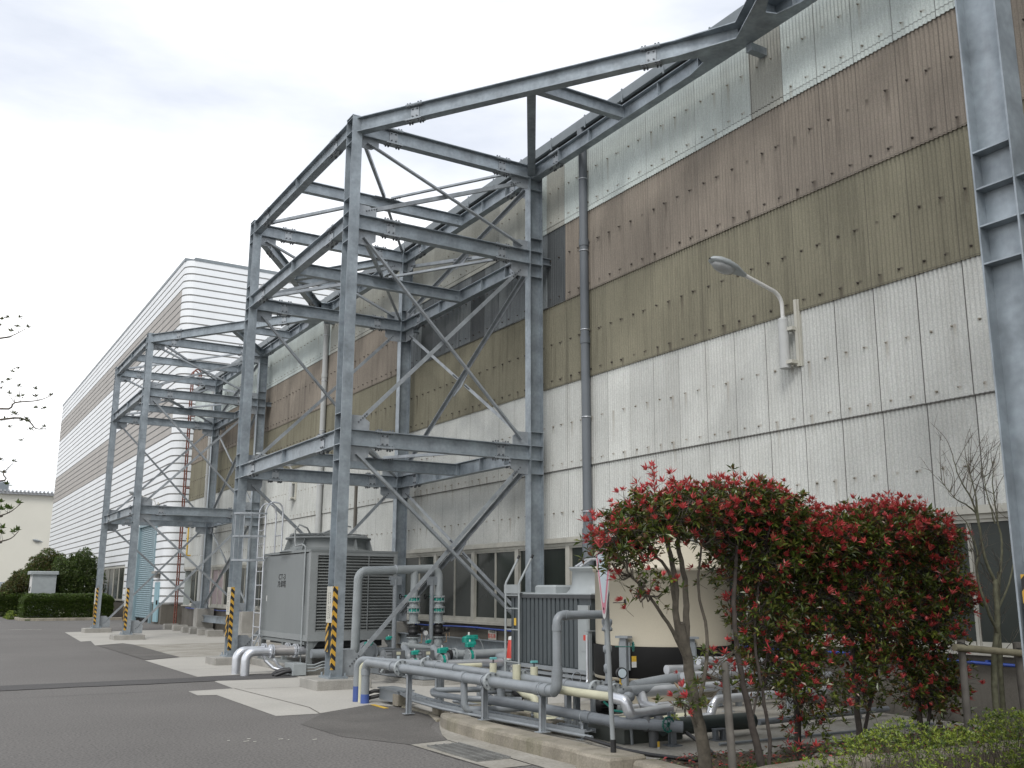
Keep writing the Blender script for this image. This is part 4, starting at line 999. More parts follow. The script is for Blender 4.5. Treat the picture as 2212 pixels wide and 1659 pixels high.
# ------------------------------------------------------------------ pump skid and header between tower and wall
HY = 17.3
hd = thing('header_pipe', 'grey overhead header pipe on posts dropping into two valve stacks by the dark windows', 'pipe', (7.2, HY, 0))
b = MB(); b.tube(route([(7.15, 18.75, .42), (7.15, HY, .42), (7.17, HY, 1.95), (8.86, HY, 2.02), (8.86, HY, 1.5)], .17), .082, 18); b.cyl((8.33, HY, 2.0), (8.33, HY, 1.5), .075, 16); b.cyl((7.17, HY, .30), (7.17, HY, .42), .06, 12); b.build('pipe', PIPEL, hd)
for x in (7.92, 8.70):
    b = MB(); b.cyl((x, HY-.02, .05), (x, HY-.02, 1.80), .043, 14); b.box(x-.11, x+.11, HY-.05, HY+.05, 1.79, 1.86); b.box(x-.12, x+.12, HY-.055, HY-.05, 1.70, 1.86); b.build('post', PIPEG, hd)
    b = MB(); b.torus((x, HY, 2.0-(8.7-x)*.02), (1, .0, .04), .088, .007, 20, 5); b.build('u_bolt', SILV, hd)
for k, x in enumerate((8.33, 8.86)):
    t = thing('valve_stack', ('left grey valve stack with two teal butterfly valves over a pump', 'right grey valve stack with two teal butterfly valves over a pump')[k], 'valve', (x, HY, 0), 'twin valve stacks on the pumps')
    b = MB(); prof = [(.088, .98), (.088, 1.18), (.093, 1.20), (.093, 1.33), (.082, 1.37), (.082, 1.44)]
    b.lathe((x, HY, 0), prof, 18)
    for z in (.99, 1.185, 1.275, 1.385, 1.475): flange(b, (x, HY, z), (0, 0, 1), .128, .018)
    b.lathe((x, HY, 0), [(.075, 1.47), (.078, 1.5), (.078, 1.55)], 18)
    b.build('spool', PIPEL, t)
    for z in (1.23, 1.43):
        b = MB(); b.cyl((x, HY, z-.04), (x, HY, z+.04), .105, 20)
        for j in range(8):
            q = 2*math.pi*j/8; b.cyl((x+.118*math.cos(q), HY+.118*math.sin(q), z-.05), (x+.118*math.cos(q), HY+.118*math.sin(q), z+.05), .006, 6, m=1)
        o = b.build('butterfly_valve', [TEAL, SILV], t)
        if z > 1.3:
            b = MB(); b.cyl((x-.10, HY, z+.05), (x-.20, HY-.02, z+.05), .03, 10); b.cyl((x-.2, HY-.02, z+.05), (x-.30, HY-.02, z+.05), .008, 6, m=1); b.torus((x-.30, HY-.02, z+.05), (1, 0, 0), .045, .010, 16, 5, m=1); b.build('gear_wheel', [TEAL, TBLK], o)
    b = MB(); b.lathe((x, HY, 0), [(.075, .96), (.095, .94), (.10, .90), (.075, .87), (.10, .84), (.10, .80), (.075, .77)], 18); flange(b, (x, HY, .75), (0, 0, 1), .13, .018); b.build('rubber_bellows', BLK, t)
    b = MB(); flange(b, (x, HY, .72), (0, 0, 1), .13, .02); b.lathe((x, HY, 0), [(.09, .71), (.10, .64), (.09, .57)], 16); flange(b, (x, HY, .56), (0, 0, 1), .12, .02); b.build('check_valve', PIPEL, t)
    b = MB(); b.lathe((x+.19, HY+.0, .86), [(.0, -.05), (.05, -.04), (.065, 0), (.05, .04), (0, .05)], 14); b.cyl((x+.1, HY, .80), (x+.19, HY, .84), .012, 6); b.build('air_vessel', BLK, t)
    b = MB(); b.tube(route([(x+.10, HY-.05, .62), (x+.16, HY-.05, .62), (x+.16, HY-.05, .78)], .02), .010, 6); b.cyl((x+.22, HY-.05, .70), (x+.22, HY-.05, .80), .008, 6); b.build('vent_pipe', mk('brass%d' % k, (.42, .30, .20), rough=.35, metal=.6), t)
b = MB(); b.cyl((8.55, HY-.06, .80), (8.55, HY-.10, .80), .05, 18); b.cyl((8.55, HY-.101, .80), (8.55, HY-.103, .80), .042, 18, m=1); b.cyl((8.55, HY-.08, .8), (8.55, HY-.08, .62), .008, 6)
tag(b.build('pressure_gauge', [SILV, WHT], org=(8.55, HY, .62)), 'round white gauge between the twin valve stacks', 'gauge')
def pump(x, y, label, flip=False):
    t = thing('pump', label, 'pump', (x, y, .05), 'pumps on the concrete skid')
    b = MB(); b.lathe((x, y, .42), [(.0, -.22), (.13, -.22), (.155, -.19), (.155, .12), (.11, .16), (.0, .16)], 20, axis='x')
    for k in range(14):
        q = 2*math.pi*k/14; b.bar((x-.2, y+.16*math.cos(q), .42+.16*math.sin(q)), (x+.12, y+.16*math.cos(q), .42+.16*math.sin(q)), .02, .008, (0, math.cos(q), math.sin(q)))
    b.build('motor', mk('motor_grey%d' % len(MATS), (.13, .14, .145), rough=.45), t)
    b = MB(); b.cbox(x-.10, x+.12, y-.22, y-.12, .34, .56, .01); b.build('terminal_box', mk('terminal%d' % len(MATS), (.10, .105, .11), rough=.5), t)
    b = MB(); b.box(x-.05, x+.03, y-.224, y-.22, .49, .54, 0); b.box(x-.04, x+.01, y-.224, y-.22, .41, .47, 1); b.build('nameplate', [CREAM, PALEB], t)
    b = MB(); b.lathe((x+.30, y, .40), [(.0, -.14), (.08, -.13), (.14, -.07), (.16, 0), (.14, .07), (.10, .10), (.10, .2), (0, .2)], 20, axis='x'); b.cyl((x+.30, y, .45), (x+.30, HY if flip else y+.2, .58), .07, 14); b.build('casing', PIPEG, t)
    b = MB(); b.box(x-.22, x+.45, y-.14, y+.14, .17, .24); b.box(x-.15, x+.1, y-.1, y+.1, .24, .30); b.build('base_frame', DGREY, t)
    b = MB(); b.tube([(x-.0, y-.22, .38), (x-.12, y-.25, .42), (x-.25, y-.24, .34), (x-.33, y-.2, .2)], .02, 8); b.build('cable', PIPEL, t)
    return t
b = MB(); b.prism([(7.50, 16.9, .0), (7.70, 15.56, .0), (8.25, 15.50, .0), (9.6, 15.55, .0), (9.5, 17.6, .0), (7.5, 17.6, 0)], (0, 0, .16)); b.prism([(7.44, 16.92, .02), (7.66, 15.5, .02), (8.25, 15.44, .02), (9.65, 15.5, .02), (9.5, 17.65, .02), (7.44, 17.65, .02)], (0, 0, .03)); tag(b.build('equipment_plinth', CONC, org=(8.4, 16.4, 0)), 'low concrete equipment plinth under the pumps and valve stacks', 'plinth')
b = MB(); b.prism([(7.55, 16.8, .13), (7.74, 15.62, .13), (9.5, 15.6, .13), (9.4, 17.5, .13), (7.55, 17.5, .13)], (0, 0, .08)); tag(b.build('skid_frame', PIPEG, org=(8.4, 16.4, .1)), 'grey steel skid frame lying on the low concrete plinth', 'frame')
pump(7.50, 16.35, 'left dark grey electric pump with cream nameplate beside the frame post')
pump(7.98, 16.15, 'right dark grey electric pump with cream nameplate behind the thick grey pipes')
def tvalve(x, y, z, label, s_=1., axis='x', act=True, zt=None, ring=True):
    t = thing('butterfly_valve', label, 'valve', (x, y, z), 'teal butterfly valves on the pipework')
    d = Vector((1, 0, 0)) if axis == 'x' else Vector((0, 1, 0))
    if ring:
        b = MB(); b.cyl(Vector((x, y, z))-d*.03, Vector((x, y, z))+d*.03, .115*s_, 20); b.build('valve_body', TEAL, t)
        b = MB(); flange(b, Vector((x, y, z))-d*.045, d, .13*s_, .018); flange(b, Vector((x, y, z))+d*.045, d, .13*s_, .018); b.build('flange', PIPEL, t)
    zt = zt or z+.24*s_
    b = MB(); b.cyl((x, y, z+.09*s_), (x, y, zt), .028*s_, 10); b.build('neck', DGREY, t)
    b = MB(); b.cbox(x-.085*s_, x+.085*s_, y-.05*s_, y+.05*s_, zt-.01, zt+.07*s_, .02*s_); b.cbox(x-.03*s_, x+.12*s_, y-.035*s_, y+.035*s_, zt+.03*s_, zt+.085*s_, .012); b.build('actuator', TEAL, t)
    b = MB(); b.cyl((x, y, zt+.08*s_), (x, y, zt+.12*s_), .015*s_, 8); b.build('indicator', WHT, t)
    return t
tvalve(7.62, 15.75, .36, 'small teal valve actuator left of the two pumps nearest the kerb', .75, zt=.52)
tvalve(8.23, 15.9, .37, 'teal butterfly valve with lever on the silver pipe in front of the right pump', 1.0, zt=.52)
tvalve(7.28, 17.0, .50, 'upright teal valve actuator beneath the tower louvres', .8, ring=False, zt=.62)
tvalve(7.66, 16.95, .66, 'small teal valve behind the grey post and below the left stack', .6, ring=False, zt=.72)
tvalve(8.45, 16.9, .56, 'small teal valve behind the right pump under the right stack', .6, ring=False, zt=.64)
tvalve(8.85, 16.0, .43, 'teal butterfly valve ring between grey flanges beside the drum', 1.0, zt=.60)
tv = tvalve(9.05, 16.4, .42, 'largest teal motor actuator with cable in front of the plinth notice', 1.45, ring=False, zt=.66)
b = MB(); b.tube([(9.17, 16.4, .76), (9.26, 16.4, .72), (9.33, 16.38, .6), (9.36, 16.36, .42)], .008, 6); b.build('cable', PIPEL, tv)
run('suction_pipe', 'grey pipe with black rubber joint behind the teal lever valve', 'pipe', [(8.20, 16.35, .44), (9.9, 16.35, .44)], .082, PIPEL, fl=(((8.38, 16.35, .44), (1, 0, 0)), ((8.72, 16.35, .44), (1, 0, 0))), n=18, fr=1.5)
b = MB(); b.lathe((8.55, 16.35, .44), [(.09, -.11), (.105, -.07), (.09, -.02), (.11, .03), (.09, .10)], 18, axis='x'); tag(b.build('rubber_joint', BLK, org=(8.55, 16.35, .44)), 'black rubber expansion joint between two grey flanges beside the pumps', 'pipe joint')
run('clad_pipe', 'long silver metal-clad pipe running to the grey drum behind the thick grey pipes', 'pipe', [(7.5, 15.85, .33), (9.45, 15.85, .31)], .07, SILV, n=18)
run('clad_pipe', 'short silver pipe stub behind the bent grey pipes near the column foot', 'pipe', [(6.75, 16.3, .40), (7.35, 16.3, .40)], .055, SILV, n=14)
run('suction_pipe', 'slanting pale grey pipe behind the pump flanges, rising towards the plinth wall', 'pipe', [(7.9, 16.85, .60), (9.6, 16.95, .36)], .065, PIPEL, n=14)
run('drain_pipe', 'grey pipe crossing low beneath the cooling tower louvres', 'pipe', [(6.75, 18.5, .40), (8.5, 18.5, .40)], .085, PIPEG, n=16)
b = MB(); b.cyl((7.9, 18.4, .40), (7.9, 18.6, .40), .20, 24); b.torus((7.9, 18.4, .40), (0, 1, 0), .19, .02, 24, 6); b.cyl((7.9, 18.35, .4), (7.9, 18.4, .4), .1, 16); tag(b.build('pump_volute', PIPEG, org=(7.9, 18.5, .1)), 'round grey pump casing in the shadow under the louvred cooling tower', 'pump')
dm = thing('round_drum', 'squat grey round drum with sloping lid at the foot of the small ladder', 'drum', (9.7, 16.0, 0))
b = MB(); b.lathe((9.66, 15.95, 0), [(.26, .0), (.265, .38), (.27, .39), (.25, .45), (.0, .52)], 28); b.build('body', PIPEG, dm)
b = MB(); b.box(9.58, 9.70, 15.86, 15.98, .50, .545); b.box(9.40, 9.402, 15.9, 16.0, .22, .34); b.build('label', WHT, dm)
t = thing('safety_cone', 'red and white cone-shaped marker hung behind the small ladder', 'marker', (9.72, 15.7, .4))
b = MB(); b.lathe((9.50, 15.6, 0), [(.10, .40), (.06, .76), (.0, .78)], 16); b.build('cone', REDP, t)
b = MB(); b.box(9.40, 9.60, 15.52, 15.70, .37, .40); b.cyl((9.5, 15.6, .0), (9.5, 15.6, .37), .02, 8); b.lathe((9.50, 15.6, 0), [(.066, .72), (.058, .775), (0, .79)], 16); b.build('base', WHT, t)
# dark ribbed chiller
ck = thing('ribbed_cooler', 'dark blue-grey ribbed cooler box on legs with a round fan stack on top', 'cooler', (9.5, 13.5, .1))
x0, x1, y0, y1, zb, ztp = 8.90, 10.05, 12.30, 14.66, .42, 1.54
b = MB(); b.box(x0+.02, x1, y0+.02, y1, zb, ztp-.03)
k = 0; y = y0+.36
while y < y1-.05:
    b.box(x0+.0, x0+.02, y, y+.085, zb, ztp-.06); b.prism([(x0+.02, y, zb+.01), (x0, y+.015, zb+.01), (x0, y+.07, zb+.01), (x0+.02, y+.085, zb+.01)], (0, 0, .01)); y += .125
b.build('ribbed_casing', TANKD, ck)
b = MB(); b.box(x0-.02, x1+.02, y0-.02, y1+.02, ztp-.06, ztp); b.build('top_rim', DGREY, ck)
b = MB(); b.cbox(x0+.0, x1, y0+.0, y1, ztp, ztp+.02, .01); b.cbox(x0+.1, x0+.75, y0+1.15, y0+1.75, ztp+.02, ztp+.15, .03); b.build('top_deck', PIPEL, ck)
b = MB(); b.lathe(((x0+x1)/2-.02, y0+.55, 0), [(.52, ztp+.02), (.46, ztp+.08), (.43, ztp+.16), (.42, ztp+.36), (.47, ztp+.40), (.47, ztp+.43), (.40, ztp+.43), (.38, ztp+.2)], 30)
b.build('fan_stack', PIPEL, ck)
b = MB()
for q in (-.1, .02): b.tube([((x0+x1)/2-.45, y0+.55+q, ztp+.43), ((x0+x1)/2-.25, y0+.55+q, ztp+.54), ((x0+x1)/2, y0+.55+q, ztp+.57), ((x0+x1)/2+.25, y0+.55+q, ztp+.54), ((x0+x1)/2+.45, y0+.55+q, ztp+.43)], .022, 8)
b.build('guard_bow', SILV, ck)
b = MB()
for (x, y) in ((x0+.06, y0+.08), (x1-.06, y0+.08), (x0+.06, y1-.1), (x1-.06, y1-.1), (x0+.06, (y0+y1)/2-.5), (x0+.06, (y0+y1)/2+.4)): b.box(x-.05, x+.05, y-.05, y+.05, .10, zb-.05)
b.box(x0-.04, x0+.04, y0-.04, y1+.04, zb-.06, zb); b.box(x0+.04, x1, y0-.04, y0+.04, zb-.06, zb); b.box(x0-.02, x0+.03, y0, y1, .28, .33); b.build('leg_frame', PIPEG, ck)
b = MB(); b.box(x0-.035, x0-.004, y0+.02, y0+.30, zb-.02, 1.38); b.box(x0-.045, x0-.035, y0+.05, y0+.20, .70, 1.30); b.build('control_panel', PIPEL, ck)
b = MB(); b.box(x0-.047, x0-.045, y0+.08, y0+.14, .86, .94); b.build('red_label', REDP, ck)
b = MB(); b.box(x0-.006, x0-.004, y1-.20, y1-.13, 1.02, 1.14); b.build('yellow_label', YELP, ck)
b = MB(); b.cyl((x0+.15, y0+.2, .22), (x0+.15, y1-.2, .22), .10, 14); b.build('under_pipe', DGREY, ck)
b = MB(); b.box(x0-.10, x0-.06, y0-.10, y0-.06, .1, 1.0); b.box(x0-.14, x0+.02, y0-.12, y0-.02, 1.0, 1.012); b.build('pipe_post', PIPEG, ck)
sl = thing('step_ladder', 'short grey fixed ladder with bent handrails at the dark ribbed cooler', 'ladder', (8.85, 14.6, .1))
b = MB()
for y in (14.72, 14.28): b.tube(route([(8.84, y, .12), (8.84, y, 1.72), (9.05, y-.08, 2.16)], .1), .020, 8)
b.build('rail', PIPEL, sl)
b = MB()
for z in (.42, .95, 1.30, 1.52): b.cyl((8.84, 14.72, z), (8.84, 14.28, z), .012, 6)
islands(b, 'rung', PIPEL, sl)
b = MB(); b.box(8.84, 9.25, 14.26, 14.74, 1.56, 1.575); b.box(8.83, 8.84, 14.24, 14.76, 1.55, 1.70); b.build('platform', PIPEL, sl)
b = MB()
for y in (14.72, 14.28): b.cyl((9.04, y-.078, 2.14), (9.065, y-.09, 2.20), .024, 8)
b.build('grip', BLK, sl)
# cream tank with black band
tk = thing('cream_tank', 'big round cream tank with a black band behind the red-leaved shrubs', 'tank', (9.38, 11.2, 0))
tc_ = (9.38, 11.2, 0); Rr = .97
b = MB(); b.lathe(tc_, [(Rr, .86), (Rr, 1.86), (Rr+.03, 1.87), (Rr+.03, 1.93), (Rr*.93, 1.97), (Rr*.8, 2.13), (Rr*.5, 2.30), (.22, 2.36), (.22, 2.42), (0, 2.43)], 56); b.build('shell', TANKC, tk)
b = MB(); b.lathe(tc_, [(Rr+.03, .86), (Rr+.035, .84), (Rr+.035, .46), (Rr+.02, .44)], 56); b.build('band', TBLK, tk)
b = MB(); b.lathe(tc_, [(Rr+.025, .44), (Rr+.02, .40), (Rr*.86, .38), (Rr*.84, .1)], 56); b.build('base_ring', TANKC, tk)
b = MB()
for a_ in (200, 250, 310, 20):
    q = Vector((math.cos(R(a_)), math.sin(R(a_)), 0)); p = Vector(tc_)+q*(Rr+.09); s_ = Vector((-q.y, q.x, 0))
    b.bar(p+Vector((0, 0, .1)), p+Vector((0, 0, .98)), .10, .06, s_); b.bar(p+Vector((0, 0, .97)), p+Vector((0, 0, 1.0)), .2, .12, s_)
    for e_ in (-.075, .075): b.bar(p-q*.02+s_*e_+Vector((0, 0, .55)), p-q*.02+s_*e_+Vector((0, 0, .92)), .02, .02, s_)
islands(b, 'bracket_post', PIPEG, tk)
b = MB(); b.cyl((9.9, 10.9, 1.9), (9.9, 10.9, 2.3), .02, 8)
for z in (1.95, 2.1, 2.25, 2.4): b.torus(tc_[:2]+(z+.05,), (0, 0, 1), .42, .01, 24, 4)
for k in range(6):
    q = 2*math.pi*k/6; b.cyl((tc_[0]+.42*math.cos(q), tc_[1]+.42*math.sin(q), 2.1), (tc_[0]+.42*math.cos(q), tc_[1]+.42*math.sin(q), 2.46), .01, 5)
b.build('top_rail', SILV, tk)

# ------------------------------------------------------------------ pipes along the kerb
PZ = .58
def cou_on(pts): return [(p, (0, 1, 0)) for p in pts]
grp = 'thick grey pipes beside the kerb'
t = run('grey_pipe', 'front thick grey pipe that rises from the blue-based stub and runs above the kerb', 'pipe',
    [(5.80, 13.60, 0), (5.80, 13.60, PZ+.0), (5.80, 12.95, PZ), (5.74, 12.2, PZ), (5.80, 10.6, PZ), (5.83, 8.72, PZ)], .060, PIPEG, .13, grp,
    fl=(((5.745, 12.27, PZ), (0, 1, 0)), ((5.81, 9.98, PZ), (0, 1, 0))), cou=(((5.77, 12.62, PZ), (.08, 1, 0)), ((5.80, 10.62, PZ), (0, 1, 0)), ((5.828, 9.02, PZ), (0, 1, 0)), ((5.828, 8.86, PZ), (0, 1, 0)), ((5.80, 13.60, .44), (0, 0, 1))),
    sup=((5.98-.22, 12.05, .02, PZ-.06), (5.80, 10.12, .15, PZ-.06), (5.83, 8.95, .15, PZ-.06)), n=18)
b = MB(); b.tube(route([(5.83, 8.84, PZ), (5.83, 8.68, PZ), (5.84, 8.68, .80)], .10), .058, 18); b.build('elbow', PIPEG, t)
b = MB(); b.tube(route([(5.84, 8.68, .72), (5.84, 8.68, 1.345), (6.60, 8.84, 1.345)], .085), .046, 18)
for p_, d_ in (((5.84, 8.68, 1.22), (0, 0, 1)), ((5.97, 8.707, 1.345), (1, .2, 0)), ((5.84, 8.68, .80), (0, 0, 1))): p_ = Vector(p_); d_ = Vector(d_).normalized(); b.cyl(p_-d_*.03, p_+d_*.03, .053, 18)
b.build('riser', PIPEG, t)
b = MB(); b.cyl((5.80, 13.60, .0), (5.80, 13.60, .13), .062, 18); b.build('painted_base', BLUEP, t)
b = MB(); b.tube(route([(5.80, 10.62, PZ-.05), (5.80, 10.60, .15+.06), (6.2, 10.45, .21), (6.5, 10.4, .21)], .08), .042, 14); b.build('branch_pipe', PIPEG, t)
t = run('grey_pipe', 'second thick grey pipe, behind the front one, rising from a blue-based stub', 'pipe',
    [(5.78, 13.86, 0), (5.78, 13.86, PZ+.02), (6.05, 13.40, PZ), (6.36, 12.8, PZ), (6.34, 10.2, PZ), (6.32, 8.70, PZ)], .055, PIPEG, .12, grp,
    fl=(((6.36, 12.75, PZ), (0, 1, 0)), ((6.335, 10.17, PZ), (0, 1, 0)), ((6.32, 8.65, PZ), (0, 1, 0))), cou=cou_on([(6.355, 12.45, PZ), (6.35, 11.9, PZ), (6.325, 9.25, PZ)]), sup=((6.36, 12.4, .02, PZ-.055), (6.33, 9.2, .1, PZ-.055)), n=18)
b = MB(); b.cyl((5.78, 13.86, .0), (5.78, 13.86, .22), .057, 18); b.build('painted_base', BLUEP, t)
run('cream_pipe', 'slim cream upright pipe between the two blue-based grey stubs', 'pipe', [(5.79, 13.74, 0), (5.79, 13.74, .54), (6.0, 13.45, .54), (6.3, 13.2, .50), (7.5, 13.2, .50)], .034, CREAM, .07, n=12)
t = run('grey_pipe', 'low dark grey pipe near the ground ending at the green handwheel valve', 'pipe',
    [(6.02, 10.50, .33), (6.10, 9.64, .33), (6.12, 8.0, .33), (6.6, 7.62, .30)], .055, PIPEGD, .1, 'low pipes at the kerb', cou=cou_on([(6.03, 10.42, .33), (6.11, 8.5, .33), (6.12, 8.1, .33)]), sup=((6.42, 9.16, .10, .60), (6.12, 8.6, .1, .27)), n=16)
run('grey_pipe', 'low grey pipe loop near the junction cabinet, ending in a rounded bend', 'pipe', [(6.9, 11.45, .33), (5.95, 11.75, .33), (5.90, 11.62, .30), (6.0, 10.9, .30), (6.6, 10.6, .28)], .036, PIPEG, .05, 'low pipes at the kerb', sup=((6.05, 11.1, .05, .26),), n=12)
for k, (x, y, z0_, z1_, r_, lab) in enumerate(((6.51, 12.6, .02, .52, .050, 'first grey stub post below the second pipe, nearest the column'), (6.40, 10.76, .1, .50, .052, 'second grey stub post below the pipes, nearest the cream fitting'), (7.35, 11.56, .1, .56, .07, 'thick grey stub pipe standing in front of the ribbed cooler legs'), (6.50, 8.95, .1, .52, .04, 'grey post by the black motor'))):
    b = MB(); b.cyl((x, y, z0_), (x, y, z1_), r_, 16); b.cyl((x, y, z0_), (x, y, z0_+.015), r_*1.7, 16); b.cyl((x, y, z1_-.015), (x, y, z1_), r_*1.3, 16)
    tag(b.build('stub_post', PIPEG, org=(x, y, z0_)), lab, 'pipe post', 'stub posts among the pipes')
run('cream_pipe', 'fat cream lagged pipe with a kink, passing under the grey pipes', 'pipe', [(6.25, 10.15, .74), (6.25, 10.15, .50), (6.25, 9.95, .42), (6.25, 9.75, .40), (6.27, 9.70, .15), (6.9, 9.35, .14), (8.2, 9.2, .14)], .048, CREAM, .07, 'cream lagged pipes', n=14)
run('cream_pipe', 'long cream lagged pipe running from the tall grey elbow to the silver bend', 'pipe', [(5.98, 9.0, PZ+.0), (6.02, 8.55, .57), (6.14, 8.05, .56)], .044, CREAM, .07, 'cream lagged pipes', n=14)
run('clad_pipe', 'silver segmented bend and pipe under the front of the cream pipe', 'pipe', [(6.12, 8.12, .555), (6.16, 7.96, .54), (6.19, 7.93, .41), (6.33, 7.95, .405), (6.78, 8.02, .42)], .055, SILV, .05, 'silver clad pipes in the yard', n=16)
run('clad_pipe', 'long silver pipe with upright bend running right behind the shrubs', 'pipe', [(6.68, 8.05, .42), (6.72, 8.35, .42), (6.86, 8.6, .53), (8.6, 8.75, .53), (10.3, 9.0, .53)], .055, SILV, .07, 'silver clad pipes in the yard', n=16)
run('clad_pipe', 'low silver pipe with round bend behind the wooden stake', 'pipe', [(7.2, 8.5, .20), (7.85, 8.6, .22), (7.93, 8.6, .40), (9.9, 8.7, .40)], .05, SILV, .09, 'silver clad pipes in the yard', n=14)
run('clad_pipe', 'upper silver pipe at the back of the yard, above the other silver pipes', 'pipe', [(8.6, 9.6, .74), (10.6, 9.6, .66)], .055, SILV, .09, 'silver clad pipes in the yard', n=14, sup=((9.08, 9.6, .1, .68), (10.2, 9.6, .1, .62)))
run('clad_pipe', 'second upper silver pipe close to the hall plinth', 'pipe', [(8.5, 10.1, .60), (10.6, 10.1, .56)], .06, SILV, .09, 'silver clad pipes in the yard', n=14, sup=((9.4, 10.1, .1, .54),))
run('grey_pipe', 'grey pipe joining the flanged gauge section to the silver run', 'pipe', [(6.32, 8.60, PZ), (6.33, 8.28, PZ), (6.62, 8.5, .56), (7.4, 8.75, .54)], .052, PIPEG, .05, 'low pipes at the kerb', fl=(((6.325, 8.32, PZ), (0, 1, 0)),), n=16)
run('grey_pipe', 'fat grey pipe emerging behind the stake below the cream tank', 'pipe', [(7.4, 9.4, .50), (8.2, 9.5, .56)], .07, PIPEG, n=16)
# upright valve riser by the panel
vr = thing('valve_riser', 'slim upright grey riser with handwheels between the cooler panel and cream tank', 'riser', (6.62, 8.85, .1))
b = MB(); b.cyl((6.62, 8.85, .5), (6.62, 8.85, 1.56), .030, 12); b.lathe((6.62, 8.85, 0), [(.0, 1.53), (.035, 1.54), (.035, 1.60), (0, 1.62)], 14); b.lathe((6.62, 8.85, 0), [(.03, 1.16), (.06, 1.17), (.06, 1.20), (.045, 1.21), (.06, 1.25), (.06, 1.29), (.03, 1.30)], 16)
b.lathe((6.62, 8.85, 0), [(.03, .93), (.05, .95), (.05, 1.0), (.03, 1.02)], 14); b.lathe((6.62, 8.85, 0), [(.03, .72), (.045, .74), (.045, .8), (.03, .82)], 14); flange(b, (6.62, 8.85, .62), (0, 0, 1), .085, .016); b.build('pipe', PIPEG, vr)
def wheel(name_parent, p, d, r, m=DTEAL, stem=.1):
    b = MB(); p = Vector(p); d = Vector(d).normalized(); b.torus(p, d, r, r*.13, 22, 6); b.torus(p, d, r*.25, r*.1, 12, 5)
    a = d.orthogonal().normalized(); c = d.cross(a)
    for k in range(6):
        t = 2*math.pi*k/6; b.cyl(p+(a*math.cos(t)+c*math.sin(t))*r*.2, p+(a*math.cos(t)+c*math.sin(t))*r, r*.07, 5)
    # scalloped rim
    for k in range(10):
        t = 2*math.pi*k/10; b.cyl(p+(a*math.cos(t)+c*math.sin(t))*r-d*.006, p+(a*math.cos(t)+c*math.sin(t))*r+d*.006, r*.17, 6)
    b.cyl(p, p+d*stem, r*.12, 8); return b.build('handwheel', m, name_parent)
wheel(vr, (6.80, 8.75, 1.47), (-1, .4, 0), .035, BLK, .14); wheel(vr, (6.86, 8.70, 1.0), (-1, .5, 0), .048, DTEAL, .2)
b = MB(); b.box(6.84, 6.90, 8.70, 8.705, .84, .90, 1); b.box(6.84, 6.90, 8.70, 8.705, .78, .84, 0); b.build('valve_tag', [WHT, YELP], vr)
gg = thing('pressure_gauge', 'round black-rimmed pressure gauge with white face beside the sign pole', 'gauge', (6.45, 8.40, .6))
b = MB(); b.cyl((6.44, 8.36, .76), (6.45, 8.40, .76), .058, 22); b.build('case', BLK, gg)
b = MB(); b.cyl((6.437, 8.352, .76), (6.438, 8.358, .76), .046, 22); b.build('dial', PALEB, gg)
b = MB(); b.cyl((6.45, 8.40, .72), (6.45, 8.42, .60), .010, 8); b.lathe((6.45, 8.41, 0), [(.012, .62), (.02, .63), (.02, .65), (.012, .66)], 8); b.build('stem', YELP, gg)
sv = thing('globe_valve', 'small grey globe valve on a thin drain before the flanged gauge section', 'valve', (6.30, 8.08, .1))
b = MB(); b.lathe((6.30, 8.08, .56), [(0, -.05), (.042, -.045), (.048, 0), (.042, .04), (0, .05)], 16, axis='y'); b.cyl((6.31, 8.08, .52), (6.33, 8.08, .1), .016, 8); b.build('body', PIPEG, sv)
b = MB(); b.tube([(6.33, 8.08, .40), (6.2, 8.2, .42), (6.15, 8.3, .50)], .012, 6); b.tube([(6.33, 8.1, .40), (6.45, 8.2, .38), (6.6, 8.3, .40)], .012, 6); b.build('green_hose', TEAL, sv)
hv = thing('gate_valve', 'gate valve with scalloped green handwheel low behind the sign pole', 'valve', (6.35, 7.85, .05))
b = MB(); b.lathe((6.42, 7.85, .32), [(.0, -.12), (.07, -.11), (.07, -.07), (.05, -.06), (.05, .04), (.07, .05), (.07, .1), (0, .1)], 16, axis='x'); b.cyl((6.42, 7.85, .05), (6.42, 7.85, .32), .05, 12); b.build('body', DGREY, hv)
wheel(hv, (6.45, 7.66, .33), (0, 1, 0), .068, DTEAL, .15)
b = MB(); b.box(6.36, 6.385, 7.72, 7.724, .12, .17, 1); b.box(6.36, 6.385, 7.72, 7.724, .075, .12, 0); b.build('valve_tag', [WHT, YELP], hv)
b = MB(); b.box(6.78, 6.83, 7.75, 7.80, .10, .14); 
ps = thing('pipe_support_post', 'bare grey steel post on the yard slab left of the mossy trunk', 'post', (6.63, 7.82, .1))
b = MB(); b.hbeam((6.63, 7.82, .11), (6.63, 7.82, .42), (0, 1, 0), .06, .06); b.box(6.56, 6.70, 7.75, 7.89, .10, .112); b.build('post', PIPEGD, ps)
ps = thing('pipe_support_block', 'small slotted steel bracket standing on the slab right of the trunk', 'bracket', (7.29, 7.86, .1))
b = MB()
for q in (-.05, .05): b.box(7.29+q-.018, 7.29+q+.018, 7.83, 7.89, .10, .21)
b.box(7.22, 7.36, 7.82, 7.90, .20, .215); b.box(7.2, 7.38, 7.8, 7.92, .10, .108); b.build('bracket', PIPEGD, ps)
